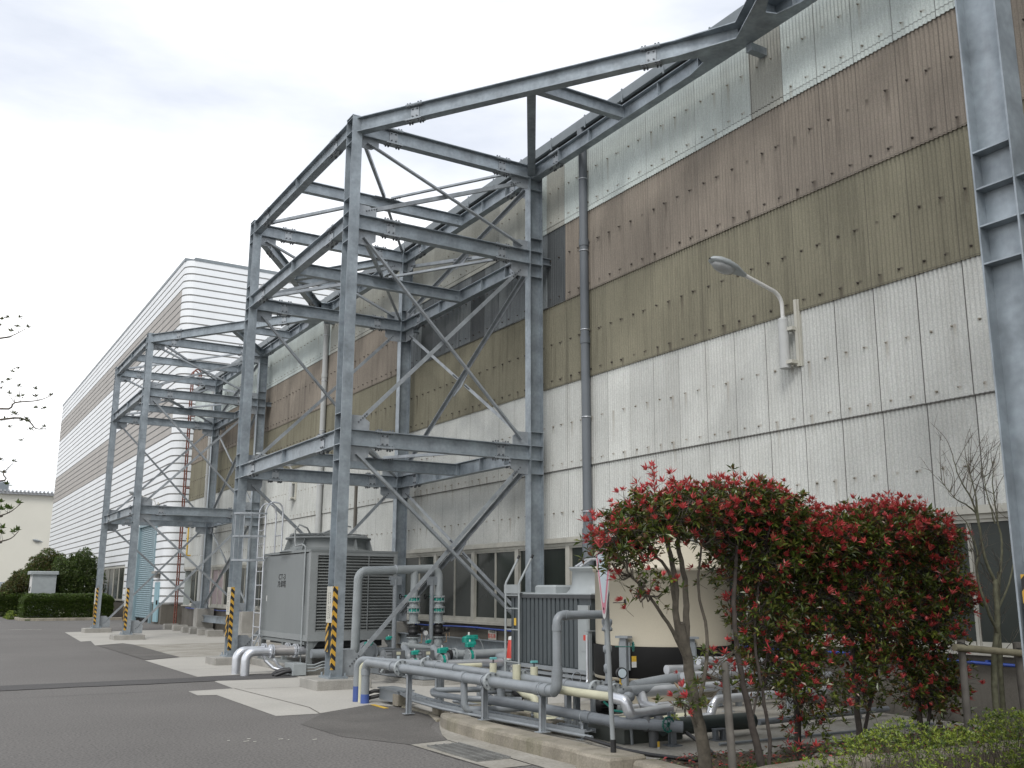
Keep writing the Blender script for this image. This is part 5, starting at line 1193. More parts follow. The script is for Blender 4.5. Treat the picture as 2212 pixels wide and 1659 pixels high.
# dark skid box with electric motor
sk = thing('motor_skid', 'dark green-grey steel skid with a finned black motor near the sign pole', 'motor', (6.5, 8.5, .1))
b = MB(); b.box(6.25, 6.30, 8.15, 8.75, .10, .24); b.box(6.25, 7.0, 8.10, 8.15, .10, .24); b.box(6.3, 7.05, 8.15, 8.75, .19, .225); b.box(6.95, 7.05, 8.15, 8.7, .1, .24); b.build('skid', mk('skid_green', (.055, .062, .055), rough=.6), sk)
b = MB(); b.lathe((6.62, 8.92, .40), [(0, -.13), (.085, -.12), (.09, 0), (.085, .11), (0, .12)], 20, axis='x')
for k in range(18):
    q = 2*math.pi*k/18; b.bar((6.51, 8.92+.095*math.cos(q), .40+.095*math.sin(q)), (6.72, 8.92+.095*math.cos(q), .40+.095*math.sin(q)), .018, .005, (0, math.cos(q), math.sin(q)))
b.box(6.55, 6.7, 8.86, 8.98, .22, .32); b.build('motor', BLK, sk)
b = MB(); b.lathe((6.80, 8.92, .38), [(0, -.08), (.10, -.07), (.105, .02), (.06, .08), (.06, .16), (0, .16)], 20, axis='x'); b.build('casing', PIPEL, sk)
# big dark pipe on the right behind trunks
run('dark_pipe', 'large dark green-black pipe lying low behind the mossy trunk', 'pipe', [(6.62, 7.95, .26), (7.9, 8.0, .24)], .085, mk('dark_green_pipe', (.03, .04, .038), rough=.45), n=18)
run('black_hose', 'thin black hose looping over the slab edge onto the soil', 'hose', [(5.95, 8.35, .16), (5.98, 7.75, .12), (6.02, 7.4, .12), (6.25, 7.05, .10), (6.45, 6.98, .11), (6.6, 7.3, .16), (6.62, 7.6, .25)], .018, BLK, .15, n=8)
# control box and cable tray at the kerb
cb_ = thing('kerb_cabinet', 'long low grey box on the ground behind the blue-based pipes', 'box', (6.2, 13.4, 0))
b = MB(); b.cbox(6.02, 6.26, 12.95, 13.6, .05, .215, .01); b.box(6.0, 6.27, 12.93, 13.62, .20, .222); b.build('body', PIPEG, cb_)
b = MB(); b.tube([(5.80, 13.75, .02), (5.85, 13.7, .12), (5.95, 13.62, .165), (6.05, 13.6, .16)], .028, 10); b.tube([(5.82, 13.72, .0), (5.9, 13.66, .07), (6.05, 13.6, .10)], .028, 10); b.build('hose', BLK, cb_)
tr = thing('cable_tray', 'flat grey cable tray on concrete blocks running beside the kerb', 'cable tray', (6.05, 11, 0))
pt = [(6.12, 12.95), (5.98, 12.1), (5.92, 11.2), (5.96, 10.4), (6.04, 9.5), (6.12, 8.5)]
b = MB()
for i in range(len(pt)-1):
    a_, c_ = Vector((*pt[i], .19)), Vector((*pt[i+1], .19)); b.bar(a_, c_, .15, .008, (1, 0, 0)); s_ = (c_-a_).normalized().cross(Vector((0, 0, 1)))
    for e_ in (-.075, .075): b.bar(a_+s_*e_, c_+s_*e_, .045, .006, (0, 0, 1))
for i in range(10):
    q = i/9*(len(pt)-1.001); k = int(q); p = Vector((*pt[k], .20)).lerp(Vector((*pt[k+1], .20)), q-k); b.bolt(p+Vector((.02, 0, -.005)), (0, 0, 1), .013, .014); b.bolt(p+Vector((-.03, .04, -.005)), (0, 0, 1), .013, .014)
b.build('tray', PIPEG, tr)
b = MB(); b.tube([(6.10-.02, 12.95, .165), (5.87, 12.1, .165), (5.81, 11.2, .165), (5.84, 10.4, .165), (5.92, 9.5, .165), (6.0, 8.3, .165)], .018, 8); b.build('conduit', PIPEG, tr)
blk = [(6.10, 13.02, .045), (6.10, 11.78, .045), (6.10, 10.85, .1), (6.18, 9.95, .1), (6.14, 9.2, .1)]
bl0 = None
lb = ['small square concrete block under the cable tray nearest the blue-based pipes', 'square concrete block under the tray just before the kerb begins', 'concrete block under the tray behind the first kerb-top post', 'concrete block under the tray near the fat cream pipe', 'concrete block under the tray closest to the sign pole']
for i, (x, y, z) in enumerate(blk):
    if bl0 is None:
        b = MB(); b.cbox(x-.09, x+.09, y-.09, y+.09, z-.03, z+.125, .01); bl0 = b.build('concrete_block', KERB, org=(x, y, z)); o = bl0; tag(o, None, 'concrete block', 'blocks carrying the cable tray')
    else: o = bl0.copy(); C.objects.link(o); o.location = (x, y, z)
    o['label'] = lb[i]
lb = ['small pale concrete block on the slab nearest the rusty ladder', 'pale concrete block on the slab, second from the rusty ladder', 'pale concrete block in front of the far pedestal', 'pale concrete block closest to the striped middle column', 'single pale block between the caged ladder and pedestal', 'grey block lying at the foot of the pale blue door', 'grey block beside the far ladder foot']
bl1 = None
for i, (x, y) in enumerate(((9.3, 38.9), (9.27, 37.6), (9.3, 36.5), (9.3, 35.3), (9.45, 31.9), (9.4, 42.5), (9.4, 40.9))):
    if bl1 is None:
        b = MB(); b.cbox(x-.28, x+.28, y-.16, y+.16, .0, .22, .015); bl1 = b.build('concrete_block', CONC, org=(x, y, 0)); o = bl1; tag(o, None, 'concrete block', 'loose concrete blocks on the far slab')
    else: o = bl1.copy(); C.objects.link(o); o.location = (x, y, 0); o.rotation_euler = (0, 0, random.uniform(-.15, .15))
    o['label'] = lb[i]
# two small valves with teal caps on cream bodies
for k, (x, y) in enumerate(((6.28, 10.75), (6.40, 10.0))):
    t = thing('ball_valve', ('small teal-handled valve on a cream body, left one beside the front flange', 'small teal-handled valve on a cream body, right one by the second flange')[k], 'valve', (x, y, .5), 'cream valves with teal handles')
    b = MB(); b.cyl((x, y, .60), (x, y, .72), .045, 14); b.build('body', CREAM, t)
    b = MB(); b.cyl((x, y, .72), (x, y, .77), .01, 6); b.build('stem', DGREY, t)
    b = MB(); b.cbox(x-.045, x+.045, y-.02, y+.02, .765, .79, .006); b.build('handle', mk('pale_teal%d' % k, (.12, .36, .36), rough=.5), t)
# motor-driven valve among the low pipes
t = thing('pump', 'small grey and black pump low among the pipes behind the first kerb post', 'pump', (6.75, 11.2, .1))
b = MB(); b.lathe((6.75, 11.1, .33), [(0, -.16), (.07, -.15), (.075, 0), (.05, .02), (.05, .12), (.075, .13), (.075, .16), (0, .16)], 18, axis='y'); b.cyl((6.75, 11.1, .1), (6.75, 11.1, .3), .05, 12); b.build('casing', PIPEG, t)
b = MB(); b.lathe((6.72, 10.85, .33), [(0, -.05), (.08, -.045), (.085, 0), (.08, .045), (0, .05)], 18, axis='y'); islands(b, 'coupling', BLK, t)

# ------------------------------------------------------------------ vegetation
def leafs(b, c, d, n, L, wd, m, rnd, spread=1.0, droop=.0):
    """a rosette of n folded leaves round direction d at point c"""
    d = Vector(d).normalized(); a = d.orthogonal().normalized(); e_ = d.cross(a); ph = rnd.random()*6.28
    for k in range(n):
        t = ph+2.4*k; o_ = (.25+.75*(k+.5)/n)*spread
        u = (d*(1.15-o_)+(a*math.cos(t)+e_*math.sin(t))*o_+Vector((0, 0, -droop))).normalized()
        s_ = u.cross(Vector((rnd.random()-.5, rnd.random()-.5, rnd.random()+.4))).normalized(); nn = s_.cross(u)
        l = L*(.7+.5*rnd.random()); w_ = wd*(.8+.4*rnd.random()); p0 = Vector(c)+u*.006
        p1 = p0+u*l*.45+s_*w_/2+nn*w_*.18; p2 = p0+u*l+nn*l*(-.10); p3 = p0+u*l*.45-s_*w_/2+nn*w_*.18
        b.add([p0, p1, p2, p3], [(0, 1, 2), (0, 2, 3)], m, False)
def limb(b, pts, r0, r1, n=7, wig=0, rnd=None):
    P = [Vector(p) for p in pts]
    # subdivide with catmull-rom
    Q = []
    for i in range(len(P)-1):
        p0 = P[max(i-1, 0)]; p1 = P[i]; p2 = P[i+1]; p3 = P[min(i+2, len(P)-1)]
        for k in range(4):
            t = k/4; v_ = .5*((2*p1)+(-p0+p2)*t+(2*p0-5*p1+4*p2-p3)*t*t+(-p0+3*p1-3*p2+p3)*t**3)
            if wig and rnd and not (i == 0 and k == 0): v_ = v_+Vector((rnd.uniform(-wig, wig), rnd.uniform(-wig, wig), rnd.uniform(-wig, wig)*.5))
            Q.append(v_)
    Q.append(P[-1]); m = len(Q)-1
    b.tube(Q, 0, n, rs=[r0+(r1-r0)*(i/m)**.8 for i in range(m+1)], cap=True); return Q
def c0z(blobs, p):
    """height near which the crown's outer top surface lies above p"""
    best = 0
    for c, r, w_ in blobs:
        q = 1-((p.x-c[0])/(r[0]*1.25))**2-((p.y-c[1])/(r[1]*1.35))**2
        if q > 0: best = max(best, c[2]+r[2]*q**.5)
    return (best or 2.0)-.06
def shrub(label, base, stems, blobs, seed, n_ros, redness=.5, cat='shrub', trunk_m=None, grp='red-leaved photinia shrubs', fill=.5, shoots=()):
    """stems: list of (points, r0, r1); blobs: (centre, radii, weight). Crown follows the blobs, twigs grow from the stems to them"""
    rnd = random.Random(seed); t = thing('photinia_shrub', label, cat, base, grp); tb = MB(); Q = []
    for pts, r0, r1 in stems: Q += limb(tb, pts, r0, r1, 9, .006, rnd)
    Qh = [q for q in Q if q.z > .55] or Q
    cr = MB(); tot = sum(w_ for *_, w_ in blobs); zmax = max(c[2]+r[2] for c, r, _ in blobs)
    clusters = []
    for c, r, w_ in blobs:
        k = max(4, int(32*w_/tot*len(blobs)))
        for i in range(k):
            u = Vector((rnd.gauss(0, 1), rnd.gauss(0, 1), rnd.gauss(0, 1))).normalized(); f = (.35+.65*rnd.random()**.5)
            p = Vector(c)+Vector((u.x*r[0], u.y*r[1], u.z*r[2]))*f; clusters.append((p, u, f, w_))
    per = max(1, int(n_ros/len(clusters)))
    for p, u, f, w_ in clusters:
        q = min(Qh, key=lambda q: (q-p).length+max(0, q.z-p.z)*1.5)
        mid = q.lerp(p, .5)+Vector((rnd.uniform(-.04, .04), rnd.uniform(-.04, .04), -.04-.05*rnd.random()))
        L_ = limb(tb, [q, mid, p], .008+.004*rnd.random(), .003, 5, .008, rnd)
        for i in range(per):
            spread = .10+.06*rnd.random(); g_ = Vector((rnd.gauss(0, spread), rnd.gauss(0, spread), rnd.gauss(0, spread*.8)))
            if g_.length > .21: g_ = g_*(.21/g_.length)
            c = p+g_
            if g_.length > .15: tb.cyl(p, c, .0022, 4, .0012, cap=False)
            d = (Vector((u.x*.6, u.y*.6, u.z*.3+.75))+Vector((rnd.gauss(0, .35), rnd.gauss(0, .35), rnd.gauss(0, .25))))
            hgt = (c.z-(zmax-1.0))                      # height in the crown's top metre
            outer = f+g_.dot(u)*2
            pr = redness*(.13+.22*(outer > .85)+.62*max(0, min(1, (c.z-(c0z(blobs, c)))/.22+.10)))
            if rnd.random() < pr:
                leafs(cr, c, d, rnd.randint(6, 11), rnd.uniform(.038, .076), rnd.uniform(.015, .023), 0, rnd, rnd.uniform(.45, .85))
            else: leafs(cr, c, d, rnd.randint(4, 9), rnd.uniform(.045, .085), rnd.uniform(.022, .034), 1, rnd, rnd.uniform(.8, 1.1), rnd.uniform(0, .4))
            if rnd.random() < .25: tb.cyl(c-d.normalized()*.1, c, .0018, 4, cap=False)
    for (x, y, z0, z1) in shoots:
        n = int((z1-z0)/.035); top = Vector((x+rnd.uniform(-.04, .04), y, z1)); bt = Vector((x, y, z0)); tb.cyl(bt, top, .004, 5, .002)
        for i in range(n):
            p = bt.lerp(top, i/n); f = i/n
            leafs(cr, p, (rnd.gauss(0, .3), rnd.gauss(0, .3), 1), 4 if f < .9 else 7, .085*(1-.3*f), .022, 0 if rnd.random() < .3+f else 1, rnd, .95)
            if i % 3 == 0 and f > .2: q_ = p+Vector((rnd.gauss(0, .06), rnd.gauss(0, .06), .04)); tb.cyl(p, q_, .002, 4, cap=False); leafs(cr, q_, (rnd.gauss(0, .3), 0, 1), 6, .07, .02, 0, rnd, .8)
    tb.build('branches', trunk_m or BARKD, t); cr.build('foliage', [RLEAF, GLEAF], t); return t
# the gnarled mossy one at the left, crown like an umbrella over the yard
shrub('leftmost red-leaved shrub with thick mossy trunk and arching umbrella crown over the cream tank', (5.94, 6.57, .09),
    [([(5.94, 6.57, .06), (5.86, 6.54, .40), (5.77, 6.52, .70), (5.71, 6.5, 1.02), (5.63, 6.5, 1.33)], .062, .040),
     ([(5.71, 6.5, 1.0), (5.60, 6.5, 1.35), (5.58, 6.48, 1.68), (5.50, 6.46, 1.95), (5.42, 6.42, 2.12)], .036, .016),
     ([(5.69, 6.5, 1.05), (5.72, 6.52, 1.40), (5.74, 6.54, 1.70), (5.68, 6.55, 2.0), (5.74, 6.56, 2.2)], .034, .016),
     ([(5.72, 6.5, .95), (5.56, 6.46, 1.20), (5.33, 6.42, 1.46), (5.14, 6.38, 1.62), (5.0, 6.35, 1.72)], .022, .008),
     ([(5.60, 6.5, 1.40), (5.48, 6.44, 1.75), (5.28, 6.40, 1.90), (5.08, 6.36, 2.0)], .020, .008),
     ([(5.80, 6.52, .62), (5.90, 6.50, .92), (5.95, 6.52, 1.25), (5.90, 6.55, 1.62), (6.0, 6.6, 2.0)], .022, .009),
     ([(5.86, 6.54, .40), (5.68, 6.45, .62), (5.52, 6.4, .72)], .012, .005)],
    [((5.02, 6.38, 2.07), (.24, .28, .12), 1.0), ((5.32, 6.42, 2.23), (.30, .32, .15), 1.3), ((5.68, 6.46, 2.29), (.30, .34, .16), 1.3), ((6.0, 6.5, 2.30), (.26, .32, .18), 1.0), ((4.86, 6.36, 1.93), (.10, .16, .12), .25), ((5.22, 6.3, 1.62), (.24, .14, .10), .18), ((5.55, 6.4, .70), (.08, .08, .07), .06), ((6.08, 6.45, .95), (.12, .12, .2), .15)],
    21, 1400, redness=1.1, trunk_m=BARK, shoots=((5.36, 6.45, 2.25, 2.68), (5.17, 6.42, 2.2, 2.40), (5.58, 6.4, 2.3, 2.5)))
shrub('second red-leaved shrub with twin bare stems just right of the wooden stake', (6.43, 6.40, .09),
    [([(6.41, 6.40, .06), (6.33, 6.40, .45), (6.24, 6.40, .8), (6.18, 6.4, 1.2), (6.18, 6.4, 1.6), (6.26, 6.42, 2.0)], .038, .014),
     ([(6.46, 6.38, .06), (6.50, 6.38, .35), (6.42, 6.36, .75), (6.36, 6.36, 1.15), (6.44, 6.38, 1.6), (6.55, 6.4, 2.0)], .020, .008),
     ([(6.30, 6.4, .5), (6.5, 6.42, .9), (6.66, 6.45, 1.3)], .012, .006)],
    [((6.38, 6.48, 2.32), (.34, .34, .20), 1.3), ((6.72, 6.5, 2.25), (.30, .36, .22), 1.2), ((6.55, 6.55, 1.85), (.40, .34, .30), .9), ((6.62, 6.5, 1.35), (.34, .3, .34), .5), ((6.72, 6.45, .9), (.26, .24, .26), .3)],
    22, 2500, redness=.75, shoots=((6.52, 6.5, 2.4, 2.62), (6.8, 6.5, 2.3, 2.48)))
shrub('third red-leaved shrub, dense and dark, with an upright stem above a pale stone', (7.29, 6.78, .09),
    [([(7.27, 6.78, .06), (7.27, 6.77, .5), (7.22, 6.75, 1.0), (7.24, 6.75, 1.6), (7.2, 6.75, 2.0)], .036, .014),
     ([(7.27, 6.77, .45), (7.4, 6.7, .9), (7.45, 6.7, 1.4)], .016, .007)],
    [((7.12, 6.72, 2.08), (.36, .36, .24), 1.1), ((7.42, 6.72, 2.02), (.34, .36, .24), 1.1), ((7.2, 6.75, 1.6), (.42, .34, .34), .7), ((7.25, 6.7, 1.1), (.40, .3, .34), .5), ((7.35, 6.66, .62), (.3, .26, .24), .2)],
    23, 2600, redness=.8, shoots=((7.05, 6.6, 2.2, 2.40), (7.3, 6.6, 2.15, 2.32)))
shrub('fourth red-leaved shrub with several thin dark stems behind the yellow-green hedge', (7.98, 6.66, .09),
    [([(7.98, 6.66, .06), (7.98, 6.66, .6), (7.95, 6.65, 1.1), (7.98, 6.65, 1.7), (8.05, 6.65, 2.1)], .034, .013),
     ([(8.02, 6.66, .2), (8.2, 6.62, .7), (8.3, 6.6, 1.3), (8.35, 6.6, 1.9)], .020, .008)],
    [((7.85, 6.6, 2.12), (.36, .36, .24), 1.1), ((8.22, 6.6, 2.14), (.36, .36, .24), 1.1), ((7.9, 6.64, 1.6), (.4, .32, .36), .75), ((8.2, 6.6, 1.2), (.4, .3, .4), .6), ((8.0, 6.6, .75), (.36, .26, .28), .3)],
    24, 2700, redness=.9, shoots=((7.7, 6.5, 2.2, 2.4),))
shrub('rightmost red-leaved shrub, redder and rounder, nearest the bare saplings', (8.85, 6.60, .09),
    [([(8.85, 6.60, .06), (8.83, 6.60, .6), (8.8, 6.58, 1.2), (8.82, 6.58, 1.7), (8.75, 6.58, 2.1)], .034, .013),
     ([(8.88, 6.60, .1), (9.02, 6.58, .6), (9.12, 6.56, 1.2), (9.1, 6.56, 1.8)], .020, .008)],
    [((8.62, 6.55, 2.22), (.34, .36, .24), 1.2), ((8.98, 6.55, 2.12), (.34, .36, .24), 1.2), ((8.75, 6.58, 1.7), (.42, .32, .34), .9), ((9.2, 6.52, 1.6), (.32, .3, .34), .7), ((8.9, 6.56, 1.15), (.44, .3, .34), .9), ((8.95, 6.54, .68), (.42, .26, .28), .6)],
    25, 3600, redness=1.0, shoots=((8.55, 6.5, 2.3, 2.60), (8.4, 6.5, 2.2, 2.38)))
# small seedling between the trunks
t = thing('seedling', 'small red and green seedling rising from the soil between the second and third shrub trunks', 'plant', (6.95, 6.45, .1))
rnd = random.Random(4); b = MB(); st = MB()
for k in range(9):
    p = Vector((6.95+rnd.uniform(-.2, .25), 6.45+rnd.uniform(-.1, .1), .18+rnd.random()*.22)); limb(st, [(6.95, 6.45, .08), p.lerp(Vector((6.95, 6.45, .1)), .5), p], .004, .002, 5); leafs(b, p, (0, 0, 1), 6, .07, .022, 0 if rnd.random() < .6 else 1, rnd, .9)
st.build('stem', BARKD, t); b.build('leaves', [RLEAF, GLEAF], t)
# wooden stakes
def stake(x, y, z1, r, label, lean=(0, 0)):
    b = MB(); b.tube([(x, y, .02), (x+lean[0]*.5, y+lean[1]*.5, z1*.5), (x+lean[0], y+lean[1], z1)], 0, 10, rs=[r, r*.97, r*.92]); return tag(b.build('wooden_stake', STAKE, org=(x, y, .05)), label, 'stake', 'weathered wooden stakes')
stake(6.10, 6.42, 1.0, .036, 'grey weathered stake between the mossy trunk and the second shrub', (-.05, .0))
# bamboo rail and posts by the saplings
rl = thing('support_rail', 'pale weathered pole rail lashed to two posts below the bare saplings', 'rail', (9.2, 6.0, .1))
b = MB(); b.tube([(8.66, 6.02, 1.075), (9.2, 5.95, 1.03), (9.9, 5.9, .97)], .034, 10); b.build('rail', mk('pole_wood', (.24, .22, .15), rough=.9, var=.2, scale=9), rl)
b = MB(); b.tube([(8.80, 6.05, .05), (8.81, 6.05, 1.14)], .036, 10); b.build('post', STAKE, rl)
b = MB(); b.tube([(9.66, 5.98, .05), (9.62, 5.98, 1.10)], .045, 10); b.build('post', STAKE, rl)
b = MB()
for x, y, z in ((8.80, 6.03, 1.07), (9.62, 5.95, 1.0)):
    for k in range(3): b.torus((x, y, z-.02+.02*k), (.5, 0, .8), .05, .005, 14, 4)
islands(b, 'lashing', BLK, rl)
# bare saplings
def bare(label, base, stems, seed, tw_=9):
    rnd = random.Random(seed); t = thing('bare_sapling', label, 'tree', base, 'leafless saplings by the nearest column'); b = MB()
    tips = []
    for pts, r0, r1 in stems: q = limb(b, pts, r0, r1, 7, .006, rnd); tips.append(q)
    tr = b.build('trunk', BARKG, t); b = MB()
    for q in tips:
        for k in range(tw_):
            i = int(len(q)*(.45+.55*rnd.random())); i = min(i, len(q)-1); p = q[i]; d = Vector((rnd.gauss(0, .45), rnd.gauss(0, .4), .9)).normalized(); L_ = .22+.28*rnd.random()
            e_ = p+d*L_; m_ = p+d*L_*.5+Vector((rnd.gauss(0, .03), rnd.gauss(0, .03), 0)); limb(b, [p, m_, e_], .0045, .0014, 4)
            for j in range(3):
                s_ = p.lerp(e_, .3+.6*rnd.random()); dd = (d+Vector((rnd.gauss(0, .5), rnd.gauss(0, .5), rnd.gauss(0, .3)))).normalized(); b.cyl(s_, s_+dd*(.08+.12*rnd.random()), .0020, 4, .0008, cap=False)
    b.build('twigs', BARK, t); return t
bare('left leafless sapling with forked mossy stems in front of the dark window', (9.30, 6.1, .1),
     [([(9.30, 6.1, .05), (9.31, 6.05, .9), (9.36, 6.0, 1.35), (9.38, 6.0, 1.72)], .036, .026), ([(9.34, 6.0, 1.2), (9.12, 5.95, 1.45), (9.02, 5.95, 1.75), (9.05, 5.95, 2.0), (8.92, 5.95, 2.28)], .018, .006),
      ([(9.38, 6.0, 1.7), (9.25, 6.0, 1.95), (9.2, 6.0, 2.25), (9.14, 6.0, 2.5), (8.96, 6.0, 2.72), (8.88, 6.0, 2.95)], .018, .004), ([(9.2, 6.0, 2.25), (9.16, 5.98, 2.6), (9.1, 6.0, 2.9)], .011, .004),
      ([(9.18, 6.0, 2.38), (8.98, 5.98, 2.46), (8.8, 5.98, 2.52), (8.62, 6, 2.72)], .010, .003)], 31, 8)
bare('right leafless sapling partly behind the nearest steel column', (9.66, 6.25, .1),
     [([(9.66, 6.25, .05), (9.64, 6.2, .8), (9.60, 6.15, 1.4), (9.62, 6.1, 1.8)], .030, .02), ([(9.62, 6.1, 1.75), (9.72, 6.1, 2.1), (9.66, 6.1, 2.5), (9.7, 6.1, 2.9)], .016, .004), ([(9.6, 6.15, 1.4), (9.85, 6.1, 1.8), (10.0, 6.1, 2.3)], .014, .004), ([(9.64, 6.1, 2.3), (9.52, 6.08, 2.6), (9.5, 6.1, 2.9)], .009, .003)], 32, 8)
# yellow-green clipped hedge, bottom right
def hedge(name, label, x0, x1, y0, y1, z0, z1, n, seed, mats, L=.03, wd=.016, round_=.12, cat='hedge', ragged=.06, twig=True, ang=0, per=4):
    rnd = random.Random(seed); org = ((x0+x1)/2, (y0+y1)/2, z0); t = thing(name, label, cat, org); b = MB(); tb = MB(); ca, sa = math.cos(ang), math.sin(ang)
    def W(x, y, z): dx, dy = x-org[0], y-org[1]; return Vector((org[0]+dx*ca-dy*sa, org[1]+dx*sa+dy*ca, z))
    for i in range(n):
        f = rnd.random()
        x = rnd.uniform(x0, x1); y = rnd.uniform(y0, y1); z = z0+(z1-z0)*rnd.random()**.7
        k = rnd.random(); 
        if k < .42: z = z1-abs(rnd.gauss(0, .05))
        elif k < .70: y = y0+abs(rnd.gauss(0, .04))
        elif k < .80: x = x0+abs(rnd.gauss(0, .04))
        elif k < .88: x = x1-abs(rnd.gauss(0, .04))
        edge_ = min(x-x0, x1-x, y-y0, y1-y)
        if edge_ < round_: z = min(z, z1-(round_-edge_)**2/round_)
        z += ragged*math.sin(x*5.3)*math.sin(y*4.1+x)+ragged*.6*rnd.gauss(0, .5)
        d = Vector((rnd.gauss(0, .5)+(-.6 if x < x0+.15 else 0), rnd.gauss(0, .5)+(-.6 if y < y0+.15 else 0), .9))
        leafs(b, W(x, y, z), d, per, L, wd, rnd.randrange(len(mats)), rnd, .9)
        if twig and i % 9 == 0:
            bx = x+rnd.gauss(0, .15); by = y+rnd.gauss(0, .1); limb(tb, [W(bx, by, z0-.02), W((x+bx)/2, (y+by)/2, (z+z0)/2), W(x, y, z)], .005, .0015, 4)
    if twig: tb.build('twigs', BARK, t)
    b.build('foliage', mats, t); return t
hedge('clipped_hedge', 'low loose yellow-green hedge in the bottom right corner before the shrubs', 5.35, 8.6, 4.25, 5.15, .10, .62, 5000, 41, [YLEAF, YLEAF, YLEAF, HLEAF], L=.027, wd=.014, round_=.35, ragged=.075)
# far clipped hedge, bushes and cabinet
hedge('clipped_hedge', 'long dark green clipped hedge at the far left beyond the frames', 5.25, 9.6, 57.5, 60.5, 0, 1.28, 9000, 42, [HLEAF, HLEAF, DLEAF], L=.10, wd=.07, round_=.3, ragged=.05, twig=False, per=5)
hedge('clipped_hedge', 'second dark hedge further down the road at the left edge', 3.6, 6.9, 66, 76, 0, 1.30, 4500, 43, [HLEAF, DLEAF], L=.14, wd=.09, round_=.3, ragged=.08, twig=False, per=5)
hedge('small_shrub', 'low rounded light green shrub in front of the far hedges', 4.75, 5.35, 60, 64, 0, .75, 1200, 46, [YLEAF, HLEAF], L=.09, wd=.06, round_=.9, ragged=.05, twig=False, cat='shrub', per=5)
def bush(label, blobs, seed, n, mats, L, base, name='bush', trunk=True):
    rnd = random.Random(seed); t = thing(name, label, 'bush', base, 'bushes beside the white hall'); b = MB(); tb = MB()
    tot = sum(r[0]*r[1]*r[2] for c, r in blobs)**1
    for c, r in blobs:
        k = int(n*(r[0]*r[1]*r[2])/tot)
        for i in range(k):
            u = Vector((rnd.gauss(0, 1), rnd.gauss(0, 1), rnd.gauss(0, 1))).normalized(); f = .45+.6*rnd.random()**.6
            bump = 1+.16*math.sin(u.x*5+c[0]*3)*math.sin(u.z*6+c[2])
            p = Vector(c)+Vector((u.x*r[0], u.y*r[1], u.z*r[2]))*f*bump
            if p.z < .15: continue
            leafs(b, p, u+Vector((0, 0, .6)), 4, L, L*.5, rnd.randrange(len(mats)), rnd, 1.0)
        for i in range(7):
            u = Vector((rnd.gauss(0, 1), rnd.gauss(0, 1), abs(rnd.gauss(0, 1))+.5)).normalized(); p = Vector(c)+Vector((u.x*r[0], u.y*r[1], u.z*r[2]))*1.05
            limb(tb, [base, Vector(base).lerp(p, .5)+Vector((0, 0, .1)), p], .05, .012, 5)
    tb.build('branches', BARKD, t); b.build('foliage', mats, t); return t
bush('dark green rounded bush behind the far hedge, right of the grey cabinet', [((8.0, 62.5, 2.0), (1.35, 1.3, 1.5)), ((7.4, 62.5, 1.6), (.8, .9, 1.1)), ((8.5, 62.6, 2.9), (.8, .9, 1.0)), ((9.0, 62.8, 1.9), (.9, .9, 1.3))], 51, 7500, [DLEAF, DLEAF, HLEAF], .13, (8.0, 62.5, 0))
bush('lighter green leafy bush rising behind the dark bush and grey cabinet', [((7.1, 65.5, 3.0), (1.0, 1.0, .95)), ((7.7, 65.5, 2.6), (1.0, 1.0, 1.0)), ((6.5, 65.5, 2.6), (.8, 1.0, .7))], 52, 3500, [HLEAF, BLEAF], .13, (7.1, 65.5, 0))
bush('brownish bush left of the grey cabinet before the cream warehouse', [((5.9, 67.5, 1.5), (1.1, 1.1, 1.2)), ((6.3, 67.5, 2.0), (1.0, 1.0, .95)), ((5.35, 67.2, 1.1), (.7, .9, .9))], 53, 4200, [BLEAF, BLEAF, DLEAF], .14, (5.9, 67.5, 0))
cbt = thing('utility_cabinet', 'pale grey roofed utility cabinet standing behind the far hedge', 'cabinet', (6.2, 61.6, 0))
b = MB(); b.box(5.82, 7.05, 61.0, 62.3, 0, 2.42); b.build('body', PIPEL, cbt)
b = MB(); b.box(5.815, 5.82, 61.06, 62.24, .15, 2.3); b.build('door', WHT, cbt)
b = MB(); b.box(5.80, 5.812, 61.5, 61.62, 1.5, 1.75); b.box(5.80, 5.812, 61.8, 61.9, 1.5, 1.75); b.build('handle', TBLK, cbt)
b = MB(); b.cbox(5.68, 7.15, 60.9, 62.4, 2.42, 2.60, .03); b.build('roof', PIPEL, cbt)
# planting bed kerb at the far left
kerb('kerb', [(10.0, 56.9), (5.9, 56.9), (5.2, 57.3), (5.0, 58.5), (5.1, 62), (5.5, 76)], .18, .14, side=-1)
b = MB(); b.box(5.3, 10.0, 57.1, 76, 0, .08); struct('soil_bed', b, GRASSG)
